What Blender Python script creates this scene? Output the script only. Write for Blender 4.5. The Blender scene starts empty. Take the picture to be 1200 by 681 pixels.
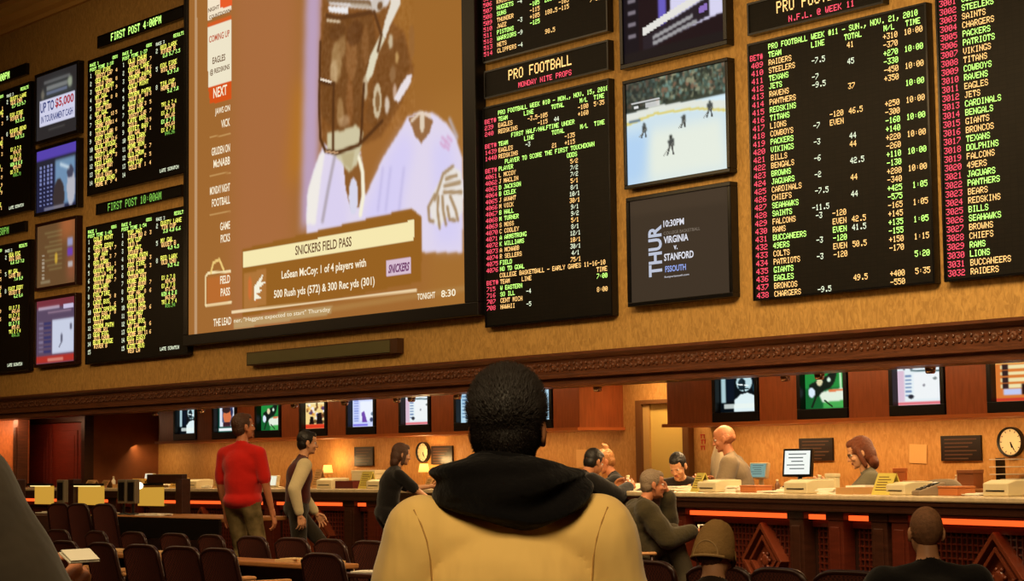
import bpy, math, random
import numpy as np
from mathutils import Vector, Matrix
random.seed(7)
S = bpy.context.scene
COL = S.collection
PI = math.pi
# ---------------------------------------------------------------- camera
EYE = Vector((0, 0, 1.27))
F_PX, YAW, PITCH, ROLL = 2291.5, 0.69247, 0.088134, -0.01318
_f0 = Vector((-math.cos(YAW), math.sin(YAW), 0)); _r0 = Vector((math.sin(YAW), math.cos(YAW), 0)); _u0 = Vector((0, 0, 1))
FWD = _f0 * math.cos(PITCH) + _u0 * math.sin(PITCH)
_u1 = -_f0 * math.sin(PITCH) + _u0 * math.cos(PITCH)
RGT = _r0 * math.cos(ROLL) + _u1 * math.sin(ROLL)
UPV = -_r0 * math.sin(ROLL) + _u1 * math.cos(ROLL)
cam = bpy.data.cameras.new('camera'); camo = bpy.data.objects.new('camera', cam); COL.objects.link(camo)
cam.sensor_fit = 'HORIZONTAL'; cam.sensor_width = 36; cam.lens = F_PX * 36 / 1200
cam.clip_start = .05; cam.clip_end = 200
camo.matrix_world = Matrix(((RGT.x, UPV.x, -FWD.x, EYE.x), (RGT.y, UPV.y, -FWD.y, EYE.y), (RGT.z, UPV.z, -FWD.z, EYE.z), (0, 0, 0, 1)))
S.camera = camo
S.view_settings.view_transform = 'Standard'; S.view_settings.look = 'None'
S.view_settings.gamma = 1; S.view_settings.exposure = 0; S.view_settings.use_curve_mapping = False
w = bpy.data.worlds.new('world'); S.world = w; w.use_nodes = True
w.node_tree.nodes['Background'].inputs[0].default_value = (1, .62, .3, 1)
w.node_tree.nodes['Background'].inputs[1].default_value = .05
S.cycles.max_bounces = 6; S.cycles.diffuse_bounces = 3; S.cycles.caustics_reflective = False; S.cycles.caustics_refractive = False

def area(name, loc, target, sx, sy, power, col=(1, .68, .34), spread=180):
    l = bpy.data.lights.new(name, 'AREA'); l.shape = 'RECTANGLE'; l.size = sx; l.size_y = sy; l.energy = power; l.color = col
    l.spread = math.radians(spread)
    o = bpy.data.objects.new(name, l); COL.objects.link(o); o.location = loc
    o.rotation_euler = (Vector(target) - Vector(loc)).to_track_quat('-Z', 'Y').to_euler()
    return o
def spot(name, loc, target, power, deg, blend=.6, col=(1, .62, .28), r=.05):
    l = bpy.data.lights.new(name, 'SPOT'); l.energy = power; l.color = col; l.spot_size = math.radians(deg); l.spot_blend = blend; l.shadow_soft_size = r
    o = bpy.data.objects.new(name, l); COL.objects.link(o); o.location = loc
    o.rotation_euler = (Vector(target) - Vector(loc)).to_track_quat('-Z', 'Y').to_euler()
    return o
# warm hall light from the high ceiling over the seats, plus a lower fill
area('hall_ceiling_and_fill_light', (-9, 5.5, 8.4), (-10, 7.5, 0), 14, 5, 480)
area('hall_ceiling_and_fill_light', (-22, 8.0, 8.4), (-20, 12, 0), 10, 4, 230)
area('hall_ceiling_and_fill_light', (-0.6, 0.2, 4.6), (-3.1, 3.2, 1.2), 2.0, 1.6, 190, (1, .74, .40))  # added fill for the hooded man, hung well below the ceiling
area('hall_ceiling_and_fill_light', (-8, 7.2, 6.8), (-11, 12.2, 1.0), 7, 1.5, 260, (1, .7, .36), 90)
area('wall_wash_light', (-14, 10.0, 5.2), (-15, 13.8, 3.2), 12, .6, 120, (1, .66, .3), 150)
area('wall_wash_light', (-25.5, 10.5, 4.2), (-26, 13.8, 3.0), 8, .6, 48, (1, .62, .28), 150)

# ---------------------------------------------------------------- helpers
def ray(px, py):
    return FWD * F_PX + RGT * (px - 600) - UPV * (py - 340.5)
def at(px, py, Y=None, z=None, D=None):
    d = ray(px, py)
    if Y is not None: k = Y / d.y
    elif z is not None: k = (z - EYE.z) / d.z
    else: k = D / F_PX
    return EYE + d * k
def depth(p): return (Vector(p) - EYE).dot(FWD)
def lin(c):
    return tuple(((v / 255) / 12.92 if v / 255 <= .04045 else ((v / 255 + .055) / 1.055) ** 2.4) for v in c)
MATS = {}
def mat(name, rgb=(128, 128, 128), rough=.6, metal=0, emis=None, estr=1, noise=0, nscale=8, bump=0, bscale=30, spec=.4, rgb2=None, stretch=(1, 1, 1), sheen=0, detail=4):
    if name in MATS: return MATS[name]
    m = bpy.data.materials.new(name); m.use_nodes = True; MATS[name] = m
    nt = m.node_tree; b = nt.nodes['Principled BSDF']
    c = lin(rgb) + (1,)
    b.inputs['Base Color'].default_value = c; b.inputs['Roughness'].default_value = rough; b.inputs['Metallic'].default_value = metal
    b.inputs['Specular IOR Level'].default_value = spec
    if sheen: b.inputs['Sheen Weight'].default_value = sheen
    if emis:
        b.inputs['Emission Color'].default_value = lin(emis) + (1,); b.inputs['Emission Strength'].default_value = estr
    if noise or bump:
        tc = nt.nodes.new('ShaderNodeTexCoord'); mp = nt.nodes.new('ShaderNodeMapping'); mp.inputs['Scale'].default_value = stretch
        nt.links.new(tc.outputs['Object'], mp.inputs[0])
    if noise:
        n = nt.nodes.new('ShaderNodeTexNoise'); n.inputs['Scale'].default_value = nscale; n.inputs['Detail'].default_value = detail
        nt.links.new(mp.outputs[0], n.inputs['Vector'])
        r = nt.nodes.new('ShaderNodeValToRGB'); r.color_ramp.elements[0].position = .3; r.color_ramp.elements[1].position = .7
        c2 = lin(rgb2) if rgb2 else tuple(v * (1 - noise) for v in c[:3])
        r.color_ramp.elements[0].color = tuple(c2) + (1,); r.color_ramp.elements[1].color = c
        nt.links.new(n.outputs['Fac'], r.inputs[0]); nt.links.new(r.outputs[0], b.inputs['Base Color'])
    if bump:
        n2 = nt.nodes.new('ShaderNodeTexNoise'); n2.inputs['Scale'].default_value = bscale; n2.inputs['Detail'].default_value = 3
        nt.links.new(mp.outputs[0], n2.inputs['Vector'])
        bp = nt.nodes.new('ShaderNodeBump'); bp.inputs['Strength'].default_value = bump; bp.inputs['Distance'].default_value = .02
        nt.links.new(n2.outputs['Fac'], bp.inputs['Height']); nt.links.new(bp.outputs[0], b.inputs['Normal'])
    return m
def glow(name, rgb, s=1.0):
    if name in MATS: return MATS[name]
    m = bpy.data.materials.new(name); m.use_nodes = True; MATS[name] = m
    b = m.node_tree.nodes['Principled BSDF']
    b.inputs['Base Color'].default_value = (0, 0, 0, 1); b.inputs['Roughness'].default_value = .6; b.inputs['Specular IOR Level'].default_value = .1
    b.inputs['Emission Color'].default_value = lin(rgb) + (1,); b.inputs['Emission Strength'].default_value = s
    return m
def vcol_mat():
    if 'picture' in MATS: return MATS['picture']
    m = bpy.data.materials.new('screen_picture'); m.use_nodes = True; MATS['picture'] = m
    nt = m.node_tree; b = nt.nodes['Principled BSDF']
    a = nt.nodes.new('ShaderNodeAttribute'); a.attribute_name = 'pic'
    b.inputs['Base Color'].default_value = (0, 0, 0, 1); b.inputs['Specular IOR Level'].default_value = .1
    nt.links.new(a.outputs['Color'], b.inputs['Emission Color']); b.inputs['Emission Strength'].default_value = 1.0
    return m

class MB:
    def __init__(s): s.v = []; s.f = []; s.m = []
    def add(s, vs, fs, mi=0):
        o = len(s.v); s.v += [tuple(q) for q in vs]; s.f += [tuple(i + o for i in f) for f in fs]; s.m += [mi] * len(fs); return s
    def box(s, c, d, R=None, mi=0):
        c = Vector(c); x, y, z = d[0] / 2, d[1] / 2, d[2] / 2
        vs = [Vector((a * x, b * y, e * z)) for a in (-1, 1) for b in (-1, 1) for e in (-1, 1)]
        if R is not None: vs = [R @ q for q in vs]
        return s.add([c + q for q in vs], [(0, 1, 3, 2), (4, 6, 7, 5), (0, 4, 5, 1), (2, 3, 7, 6), (0, 2, 6, 4), (1, 5, 7, 3)], mi)
    def bx(s, x0, x1, y0, y1, z0, z1, mi=0):
        return s.box(((x0 + x1) / 2, (y0 + y1) / 2, (z0 + z1) / 2), (abs(x1 - x0), abs(y1 - y0), abs(z1 - z0)), None, mi)
    def prism(s, pts, off, mi=0):
        n = len(pts); off = Vector(off); a = [Vector(p) for p in pts]; b = [p + off for p in a]
        return s.add(a + b, [tuple(range(n))[::-1], tuple(range(n, 2 * n))] + [(i, (i + 1) % n, n + (i + 1) % n, n + i) for i in range(n)], mi)
    def tube(s, pts, r, n=10, mi=0, r2=None):
        pts = [Vector(p) for p in pts]; rings = []
        for i, p in enumerate(pts):
            t = (pts[min(i + 1, len(pts) - 1)] - pts[max(i - 1, 0)]).normalized()
            a = t.orthogonal().normalized() if i == 0 else (pa - t * pa.dot(t)).normalized()
            pa = a; b = t.cross(a)
            rr = r if r2 is None else r + (r2 - r) * i / (len(pts) - 1)
            rings.append([p + (a * math.cos(2 * PI * k / n) + b * math.sin(2 * PI * k / n)) * rr for k in range(n)])
        vs = [q for R_ in rings for q in R_]; fs = []
        for i in range(len(pts) - 1):
            for k in range(n): fs.append((i * n + k, i * n + (k + 1) % n, (i + 1) * n + (k + 1) % n, (i + 1) * n + k))
        fs += [tuple(range(n))[::-1], tuple((len(pts) - 1) * n + k for k in range(n))]
        return s.add(vs, fs, mi)
    def lathe(s, prof, c, n=24, mi=0, axis='z', sx=1, sy=1):
        vs = []; fs = []; m = len(prof)
        for r, h in prof:
            for k in range(n):
                a = 2 * PI * k / n; x, y = r * math.cos(a) * sx, r * math.sin(a) * sy
                vs.append(Vector(c) + (Vector((x, y, h)) if axis == 'z' else Vector((x, h, y))))
        for i in range(m - 1):
            for k in range(n): fs.append((i * n + k, i * n + (k + 1) % n, (i + 1) * n + (k + 1) % n, (i + 1) * n + k))
        fs += [tuple(range(n))[::-1], tuple((m - 1) * n + k for k in range(n))]
        return s.add(vs, fs, mi)
    def build(s, name, mats, parent=None, bev=0, smooth=False, loc=None, rz=0):
        me = bpy.data.meshes.new(name); me.from_pydata(s.v, [], s.f)
        if not isinstance(mats, (list, tuple)): mats = [mats]
        for q in mats: me.materials.append(q)
        if len(mats) > 1: me.polygons.foreach_set('material_index', s.m)
        if smooth: me.polygons.foreach_set('use_smooth', [True] * len(s.f))
        me.update()
        o = bpy.data.objects.new(name, me); COL.objects.link(o)
        if parent: o.parent = parent
        if loc is not None: o.location = loc
        if rz: o.rotation_euler.z = rz
        if bev:
            b = o.modifiers.new('bevel', 'BEVEL'); b.width = bev; b.segments = 2; b.limit_method = 'ANGLE'
        return o
def tag(o, label=None, cat=None, group=None, kind=None):
    if label: o['label'] = label
    if cat: o['category'] = cat
    if group: o['group'] = group
    if kind: o['kind'] = kind
    return o
def empty(name, loc, label, cat, group=None, rz=0):
    o = bpy.data.objects.new(name, None); COL.objects.link(o); o.empty_display_size = .1
    o.location = loc; o.rotation_euler.z = rz
    return tag(o, label, cat, group)
def struct(o): o['kind'] = 'structure'; return o
def copy_tree(o, parent=None):
    c = o.copy(); COL.objects.link(c)
    if parent: c.parent = parent
    for ch in list(o.children): copy_tree(ch, c)
    return c
def font_mesh(s, x0, x1, z0, z1, y, material, name='lettering', parent=None, bold=0, shear=0, rot=None):
    """words fitted into the rectangle x0..x1, z0..z1 on the plane y (facing -Y)"""
    cu = bpy.data.curves.new('words', 'FONT'); cu.body = s; cu.offset = bold; cu.shear = shear; cu.resolution_u = 3
    t = bpy.data.objects.new('words', cu); COL.objects.link(t)
    dg = bpy.context.evaluated_depsgraph_get(); me = bpy.data.meshes.new_from_object(t.evaluated_get(dg))
    bpy.data.objects.remove(t)
    n = len(me.vertices); co = np.zeros(n * 3); me.vertices.foreach_get('co', co); co = co.reshape(n, 3)
    if rot == 90: co = np.stack([-co[:, 1], co[:, 0], co[:, 2]], 1)
    mn = co.min(0); mx = co.max(0); sp = np.maximum(mx - mn, 1e-6)
    out = np.zeros_like(co); out[:, 0] = x0 + (co[:, 0] - mn[0]) / sp[0] * (x1 - x0); out[:, 2] = z0 + (co[:, 1] - mn[1]) / sp[1] * (z1 - z0); out[:, 1] = y
    me.vertices.foreach_set('co', out.ravel()); me.materials.clear(); me.materials.append(material); me.update()
    o = bpy.data.objects.new(name, me); COL.objects.link(o)
    if parent: o.parent = parent
    return o

# --- pictures shown on screens: colour per vertex of a fine flat grid
class Pic:
    def __init__(s, nx, nz, bg=(20, 20, 20)):
        s.nx, s.nz = nx, nz; s.U, s.V = np.meshgrid(np.linspace(0, 1, nx), np.linspace(0, 1, nz)); s.A = np.zeros((nz, nx, 3)); s.A[:] = bg
        s.rs = np.random.RandomState(3)
    def _blur(s, M, k):
        if k > 5:
            r = k // 2
            for _ in range(3):
                for ax in (0, 1):
                    P = np.cumsum(np.pad(M, [(r + 1, r) if q == ax else (0, 0) for q in (0, 1)], mode='edge'), axis=ax); n = M.shape[ax]
                    M = (np.take(P, range(2 * r + 1, 2 * r + 1 + n), axis=ax) - np.take(P, range(0, n), axis=ax)) / (2 * r + 1)
            return M
        for _ in range(k):
            P = np.pad(M, 1, mode='edge'); M = (P[:-2, 1:-1] + P[2:, 1:-1] + P[1:-1, :-2] + P[1:-1, 2:] + 2 * P[1:-1, 1:-1]) / 6
        return M
    def mix(s, M, c, a=1):
        M = M[..., None] * a; s.A = s.A * (1 - M) + np.array(c, float) * M; return s
    def poly(s, pts, c, soft=1, a=1):
        ins = np.zeros(s.U.shape, bool); n = len(pts)
        for i in range(n):
            (x1, y1), (x2, y2) = pts[i], pts[(i + 1) % n]
            if y1 == y2: continue
            ins ^= ((y1 > s.V) != (y2 > s.V)) & (s.U < (x2 - x1) * (s.V - y1) / (y2 - y1) + x1)
        return s.mix(s._blur(ins.astype(float), soft), c, a)
    def rect(s, x0, x1, y0, y1, c, soft=0, a=1): return s.poly([(x0, y0), (x1, y0), (x1, y1), (x0, y1)], c, soft, a)
    def ell(s, cx, cy, rx, ry, c, soft=1, a=1): return s.mix(s._blur(((((s.U - cx) / rx) ** 2 + ((s.V - cy) / ry) ** 2) < 1).astype(float), soft), c, a)
    def line(s, pts, wd, c, soft=0, a=1, asp=1.0):
        M = np.zeros(s.U.shape)
        for (x1, y1), (x2, y2) in zip(pts[:-1], pts[1:]):
            dx, dy = (x2 - x1) * asp, y2 - y1; L = dx * dx + dy * dy + 1e-12
            t = np.clip((((s.U - x1) * asp) * dx + (s.V - y1) * dy) / L, 0, 1)
            d = np.hypot((s.U - x1) * asp - t * dx, s.V - y1 - t * dy); M = np.maximum(M, np.clip((wd - d) / (wd * .4), 0, 1))
        return s.mix(s._blur(M, soft), c, a)
    def noise(s, x0, x1, y0, y1, amp, k=1):
        N = s._blur(s.rs.randn(s.nz, s.nx), k); N /= N.std() + 1e-9; m = (s.U >= x0) & (s.U <= x1) & (s.V >= y0) & (s.V <= y1)
        s.A = np.clip(s.A + (N * m)[..., None] * amp, 0, 255); return s
    def dabs(s, x0, x1, y0, y1, cols, n, r=.02):
        for _ in range(n):
            s.ell(s.rs.uniform(x0, x1), s.rs.uniform(y0, y1), r * s.rs.uniform(.5, 1.3), r * s.rs.uniform(.6, 1.6), cols[s.rs.randint(len(cols))], 1, .85)
        return s
    def mesh(s, x0, x1, z0, z1, y, name, parent):
        X = x0 + s.U * (x1 - x0); Z = z1 - s.V * (z1 - z0)
        co = np.stack([X, np.full_like(X, y), Z], -1).reshape(-1, 3)
        idx = np.arange(s.nx * s.nz).reshape(s.nz, s.nx)
        q = np.stack([idx[:-1, :-1], idx[1:, :-1], idx[1:, 1:], idx[:-1, 1:]], -1).reshape(-1, 4)
        me = bpy.data.meshes.new(name); me.from_pydata(co.tolist(), [], q.tolist())
        v = np.clip(s.A / 255, 0, 1); L = np.where(v <= .04045, v / 12.92, ((v + .055) / 1.055) ** 2.4)
        at_ = me.attributes.new('pic', 'FLOAT_COLOR', 'POINT'); at_.data.foreach_set('color', np.concatenate([L.reshape(-1, 3), np.ones((s.nx * s.nz, 1))], 1).ravel())
        me.materials.append(vcol_mat()); o = bpy.data.objects.new(name, me); COL.objects.link(o)
        if parent: o.parent = parent
        return o

# ---------------------------------------------------------------- materials
def wallpaper(name, c1, c2):
    m = bpy.data.materials.new(name); m.use_nodes = True; nt = m.node_tree; b = nt.nodes['Principled BSDF']; L = nt.links.new
    tc = nt.nodes.new('ShaderNodeTexCoord'); vo = nt.nodes.new('ShaderNodeTexVoronoi'); vo.inputs['Scale'].default_value = 3.2
    wv = nt.nodes.new('ShaderNodeTexNoise'); wv.inputs['Scale'].default_value = 9; wv.inputs['Detail'].default_value = 6; wv.inputs['Distortion'].default_value = 1.8
    L(tc.outputs['Object'], vo.inputs['Vector'])
    # fan brush strokes: noise stretched around the cell position
    mp = nt.nodes.new('ShaderNodeVectorMath'); mp.operation = 'ADD'; L(tc.outputs['Object'], mp.inputs[0]); L(vo.outputs['Color'], mp.inputs[1])
    sc = nt.nodes.new('ShaderNodeMapping'); sc.inputs['Scale'].default_value = (2.2, 1, .8); L(mp.outputs[0], sc.inputs[0]); L(sc.outputs[0], wv.inputs['Vector'])
    r = nt.nodes.new('ShaderNodeValToRGB'); r.color_ramp.elements[0].position = .36; r.color_ramp.elements[1].position = .64
    r.color_ramp.elements[0].color = lin(c2) + (1,); r.color_ramp.elements[1].color = lin(c1) + (1,)
    L(wv.outputs['Fac'], r.inputs[0]); L(r.outputs[0], b.inputs['Base Color']); b.inputs['Roughness'].default_value = .55; b.inputs['Specular IOR Level'].default_value = .25
    bp = nt.nodes.new('ShaderNodeBump'); bp.inputs['Strength'].default_value = .25; bp.inputs['Distance'].default_value = .02
    L(wv.outputs['Fac'], bp.inputs['Height']); L(bp.outputs[0], b.inputs['Normal'])
    return m
M_WALL = wallpaper('ochre_fan_wallpaper', (192, 151, 84), (162, 124, 66))
M_BACK = wallpaper('amber_wallpaper', (206, 158, 92), (186, 136, 72))
M_WOOD = mat('red_brown_wood', (98, 56, 34), .38, noise=.45, nscale=5, stretch=(1, 1, 9), bump=.05, spec=.5)
M_WOODL = mat('cherry_wood', (172, 92, 50), .35, noise=.3, nscale=4, stretch=(8, 8, 1), spec=.5)
M_DARK = mat('dark_walnut', (62, 32, 20), .35, noise=.4, nscale=6, stretch=(1, 1, 6), spec=.5)
M_BLACK = mat('black_plastic', (14, 13, 13), .4, spec=.4)
M_BEZEL = mat('black_gloss_bezel', (9, 9, 11), .25, spec=.5)
M_TAN = mat('tan_laminate', (176, 118, 66), .4, noise=.15, nscale=10)
M_STONE = mat('pale_stone_top', (214, 190, 150), .22, noise=.2, nscale=18, spec=.6)
M_CREAM = mat('cream_plastic', (214, 200, 160), .5)
M_WHITE = mat('white_paper', (235, 228, 208), .7)
M_YEL = mat('yellow_sheet', (205, 186, 84), .6, noise=.06, nscale=30)
M_ORNG = mat('orange_box', (190, 112, 58), .55, noise=.12)
M_BRASS = mat('brass_trim', (176, 128, 62), .3, metal=.8)

# ---------------------------------------------------------------- room shell
YW, YB = 13.8, 15.75
ZCEIL, ZB, FH = 8.38, 2.41, -0.2
def slab(name, x0, x1, y0, y1, z0, z1, m, **k): return struct(MB().bx(x0, x1, y0, y1, z0, z1).build(name, m, **k))
M_CARPET = mat('patterned_carpet', (72, 34, 22), .95, noise=.6, nscale=6, rgb2=(28, 18, 14), spec=.1)
slab('floor', -34, 9, -9, 9.75, -.4, FH, M_CARPET)
struct(MB().bx(-34, 9, 9.75, 18, -.4, 0).build('floor_raised', M_CARPET))
slab('trim_1', -34, 9, 9.71, 9.75, -.2, .006, M_DARK)
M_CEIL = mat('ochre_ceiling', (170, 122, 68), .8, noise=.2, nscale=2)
slab('ceiling', -34, 9, -9, 18, ZCEIL + .35, ZCEIL + .5, M_CEIL)
slab('wall_front_high', -34, 9, YW, YW + .25, ZB, ZCEIL + .35, M_WALL)
slab('wall_left', -34.3, -34, -9, 18, -.4, ZCEIL + .4, M_WALL)
slab('wall_right', 9, 9.3, -9, 18, -.4, ZCEIL + .4, M_WALL)
slab('wall_rear', -34, 9, -9.3, -9, -.4, ZCEIL + .4, M_WALL)
slab('wall_back', -34, 9, YB, YB + .2, 0, 2.9, M_BACK)
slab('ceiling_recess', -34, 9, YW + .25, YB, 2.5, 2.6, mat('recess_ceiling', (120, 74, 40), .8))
# crown moulding between high wall and ceiling
mb = MB()
prof = [(YW, ZCEIL), (YW - .06, ZCEIL), (YW - .08, ZCEIL + .06), (YW - .16, ZCEIL + .1), (YW - .2, ZCEIL + .2), (YW - .34, ZCEIL + .26), (YW - .36, ZCEIL + .35), (YW, ZCEIL + .35)]
mb.prism([(-34, y, z) for y, z in prof], (43, 0, 0)); struct(mb.build('trim_2', mat('gilt_crown', (206, 158, 84), .5)))
# carved cornice along the bottom of the high wall
mb = MB()
prof = [(YW + .25, ZB + .02), (YW - .2, ZB + .02), (YW - .2, ZB - .01), (YW - .16, ZB - .035), (YW - .12, ZB - .05), (YW - .12, ZB - .2), (YW - .15, ZB - .215), (YW - .15, ZB - .245), (YW - .1, ZB - .26), (YW - .1, ZB - .30), (YW - .17, ZB - .31), (YW - .17, ZB - .335), (YW + .25, ZB - .335)]
mb.prism([(-34, y, z) for y, z in prof], (43, 0, 0)); struct(mb.build('trim_3', M_WOOD))
# carved scroll frieze (low relief) on the cornice
mb = MB(); x = -31.0; k = 0
while x < -8.6:
    for (dx, dz, r) in ((0, 0, .042), (.062, .028, .022), (.062, -.028, .022), (-.055, .03, .018), (-.055, -.03, .018)):
        mb.lathe([(r, 0), (r * .85, -.014), (r * .45, -.018), (.001, -.01)], (x + dx, YW - .12, ZB - .125 + dz), 7, axis='y')
    x += .19; k += 1
struct(mb.build('trim_4', M_WOOD))

# ---------------------------------------------------------------- LED odds boards
FNT = dict(zip("#$&'()*+,-./0123456789:@ABCDEFGHIJKLMNOPQRSTUVWXYZ",
 "147F147F14 242A7F2A12 3649562050 0008070300 001C224100 0041221C00 2A1C7F1C2A 08083E0808 0080703000 0808080808 0000606000 2010080402 3E5149453E 00427F4000 7249494946 2141494D33 1814127F10 2745454539 3C4A494931 4121110907 3649494936 464949291E 0000140000 3E415D594E 7C1211127C 7F49494936 3E41414122 7F4141413E 7F49494941 7F09090901 3E41415173 7F0808087F 00417F4100 2040413F01 7F08142241 7F40404040 7F021C027F 7F0408107F 3E4141413E 7F09090906 3E4151215E 7F09192946 2649494932 03017F0103 3F4040403F 1F2040201F 3F4038403F 6314081463 0304780403 6159494D43".split()))
LEDC = [glow('led_green', (196, 255, 120), 1.9), glow('led_orange', (255, 200, 120), 1.7), glow('led_red', (255, 84, 104), 1.5), glow('led_yellow', (240, 240, 96), 1.7), glow('led_dim_green', (150, 225, 90), .8), glow('led_white', (240, 250, 215), 1.3), glow('led_dark_red', (150, 34, 30), .8)]
G_, O_, R_, Y_, D_, W_, K_ = range(7)
def led(mb, s, x, zt, dx, dz, y, c, pitch=6, fill=1.0):
    """dots of one line: x left edge, zt top, dx/dz dot pitch"""
    for ch in s:
        h = FNT.get(ch)
        if h:
            for col in range(5):
                b = int(h[col * 2:col * 2 + 2], 16); row = 0
                while row < 8:
                    if b >> row & 1:
                        e = row
                        while e < 8 and b >> e & 1: e += 1
                        x0 = x + col * dx; x1 = x0 + dx * fill; z1 = zt - row * dz; z0 = zt - e * dz + dz * .1
                        mb.add([(x0, y, z0), (x1, y, z0), (x1, y, z1), (x0, y, z1)], [(0, 1, 2, 3)], c); row = e
                    else: row += 1
        x += dx * pitch
    return x
def face_mat():
    m = bpy.data.materials.new('led_matrix_face'); m.use_nodes = True; nt = m.node_tree; b = nt.nodes['Principled BSDF']
    tc = nt.nodes.new('ShaderNodeTexCoord'); mp = nt.nodes.new('ShaderNodeMapping'); mp.inputs['Rotation'].default_value = (PI / 2, 0, 0)
    br = nt.nodes.new('ShaderNodeTexBrick'); br.inputs['Scale'].default_value = 6.5; br.offset = 0
    br.inputs['Color1'].default_value = lin((15, 13, 10)) + (1,); br.inputs['Color2'].default_value = lin((20, 17, 13)) + (1,); br.inputs['Mortar'].default_value = lin((9, 8, 6)) + (1,)
    nt.links.new(tc.outputs['Object'], mp.inputs[0]); nt.links.new(mp.outputs[0], br.inputs['Vector']); nt.links.new(br.outputs['Color'], b.inputs['Base Color'])
    b.inputs['Roughness'].default_value = .5; b.inputs['Specular IOR Level'].default_value = .2
    return m
M_FACE = face_mat()
def board(name, x0, x1, z0, z1, label, cat='board', group=None, dep=.09, rim=.02):
    r = empty(name, ((x0 + x1) / 2, YW, z0), label, cat, group)
    def P(mb, nm, m, bev=0):
        o = mb.build(nm, m, None, bev); o.parent = r; o.matrix_parent_inverse = Matrix.Translation(-Vector(r.location)); return o
    P(MB().bx(x0 + rim * .5, x1 - rim * .5, YW - dep + .012, YW - .004, z0 + rim * .5, z1 - rim * .5), 'display_face', M_FACE)
    fr = MB()
    for a in ((x0, x1, z0, z0 + rim), (x0, x1, z1 - rim, z1), (x0, x0 + rim, z0 + rim, z1 - rim), (x1 - rim, x1, z0 + rim, z1 - rim)):
        fr.bx(a[0], a[1], YW - dep, YW - .003, a[2], a[3])
    P(fr, 'housing', M_BEZEL)
    return r, P, YW - dep + .008
# --- text boards
NFL = 'RAIDERS STEELERS TEXANS JETS RAVENS PANTHERS REDSKINS TITANS LIONS COWBOYS PACKERS VIKINGS BILLS BENGALS BROWNS JAGUARS CARDINALS CHIEFS SEAHAWKS SAINTS FALCONS RAMS BUCCANEERS 49ERS COLTS PATRIOTS GIANTS EAGLES BRONCOS CHARGERS'.split()
RP, DZ, DX = .0768, .0079, .0071
def cols(x0, x1, fr): return [x0 + (x1 - x0) * f for f in fr]
# main football lines board
x0, x1, z0, z1 = -12.91, -10.74, 2.79, 5.29
r, P, y = board('odds_board', x0, x1, z0, z1, 'tall black LED odds board listing football lines from RAIDERS down to CHARGERS', group='LED odds boards')
mb = MB(); rows = []
C = cols(x0, x1, [.03, .125, .375, .455, .575, .775, .89])
zt = z1 - .045
led(mb, 'PRO FOOTBALL WEEK #11 - SUN., NOV. 21, 2010', C[1], zt, DX * .985, DZ, y, G_)
zt -= RP
for s_, c_ in (('BET#', R_),): led(mb, s_, x0 + .03, zt, DX * 1.02, DZ, y, c_)
for s_, k in (('TEAM', 1), ('LINE', 2), ('TOTAL', 4), ('M/L', 5), ('TIME', 6)): led(mb, s_, C[k] - (.03 if k == 4 else 0), zt, DX, DZ, y, G_)
line = {410: '-7.5', 412: '-7', 413: '-9.5', 418: '-7', 420: '-3', 422: '-6', 424: '-2', 426: '-7.5', 428: '-11.5', 429: '-3', 432: '-3', 434: '-3', 438: '-9.5'}
ext = {417: '-120', 418: 'EVEN', 429: '-120', 430: 'EVEN', 431: 'EVEN', 432: '-120', 433: 'EVEN', 434: '-120'}
tot = {409: '41', 411: '45', 414: '37', 417: '46.5', 420: '44', 421: '44', 423: '42.5', 425: '44', 427: '44', 430: '42.5', 431: '41.5', 433: '50.5', 437: '49.5'}
mls = '+310 -370 +270 -330 -450 +350 _ _ +250 -300 -160 +140 +220 -260 +110 -130 +280 -340 +425 -575 -165 +145 +135 -155 +150 -170 _ _ +400 -550'.split()
tms = ['10:00'] * 9 + ['1:05', '1:05', '1:05', '1:15', '5:20', '5:35']
for i, nm in enumerate(NFL):
    zt -= RP; n = 409 + i; c = O_ if (i // 2) % 2 == 0 else G_
    led(mb, str(n), x0 + .045, zt, DX * 1.25, DZ, y, R_); led(mb, nm, C[1], zt, DX, DZ, y, c)
    if n in line: led(mb, line[n], C[2] + (.0 if n != 428 else -.04), zt, DX, DZ, y, W_)
    if n in ext: led(mb, ext[n], C[3] + .03, zt, DX, DZ, y, c)
    if n in tot: led(mb, tot[n], C[4], zt, DX, DZ, y, W_ if c == G_ else O_)
    if mls[i] != '_': led(mb, mls[i], C[5] - .01, zt, DX, DZ, y, c)
    if i % 2 == 0: led(mb, tms[i // 2].rjust(5), C[6] - .02, zt, DX, DZ, y, G_ if (i // 2) % 2 else O_)
P(mb, 'lettering', LEDC)
# its header
r, P, y = board('header_board', -12.9, -11.22, 5.37, 5.69, 'black LED header reading PRO FOOTBALL with red N.F.L. @ WEEK 11 beneath', group='LED odds boards')
mb = MB(); led(mb, 'PRO FOOTBALL', -12.52, 5.635, .0125, .0165, y, O_, 6.4); P(mb, 'title_lettering', LEDC); mb = MB(); led(mb, 'N.F.L. @ WEEK 11', -12.37, 5.47, .0085, .0085, y, R_); P(mb, 'lettering', LEDC)
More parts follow.
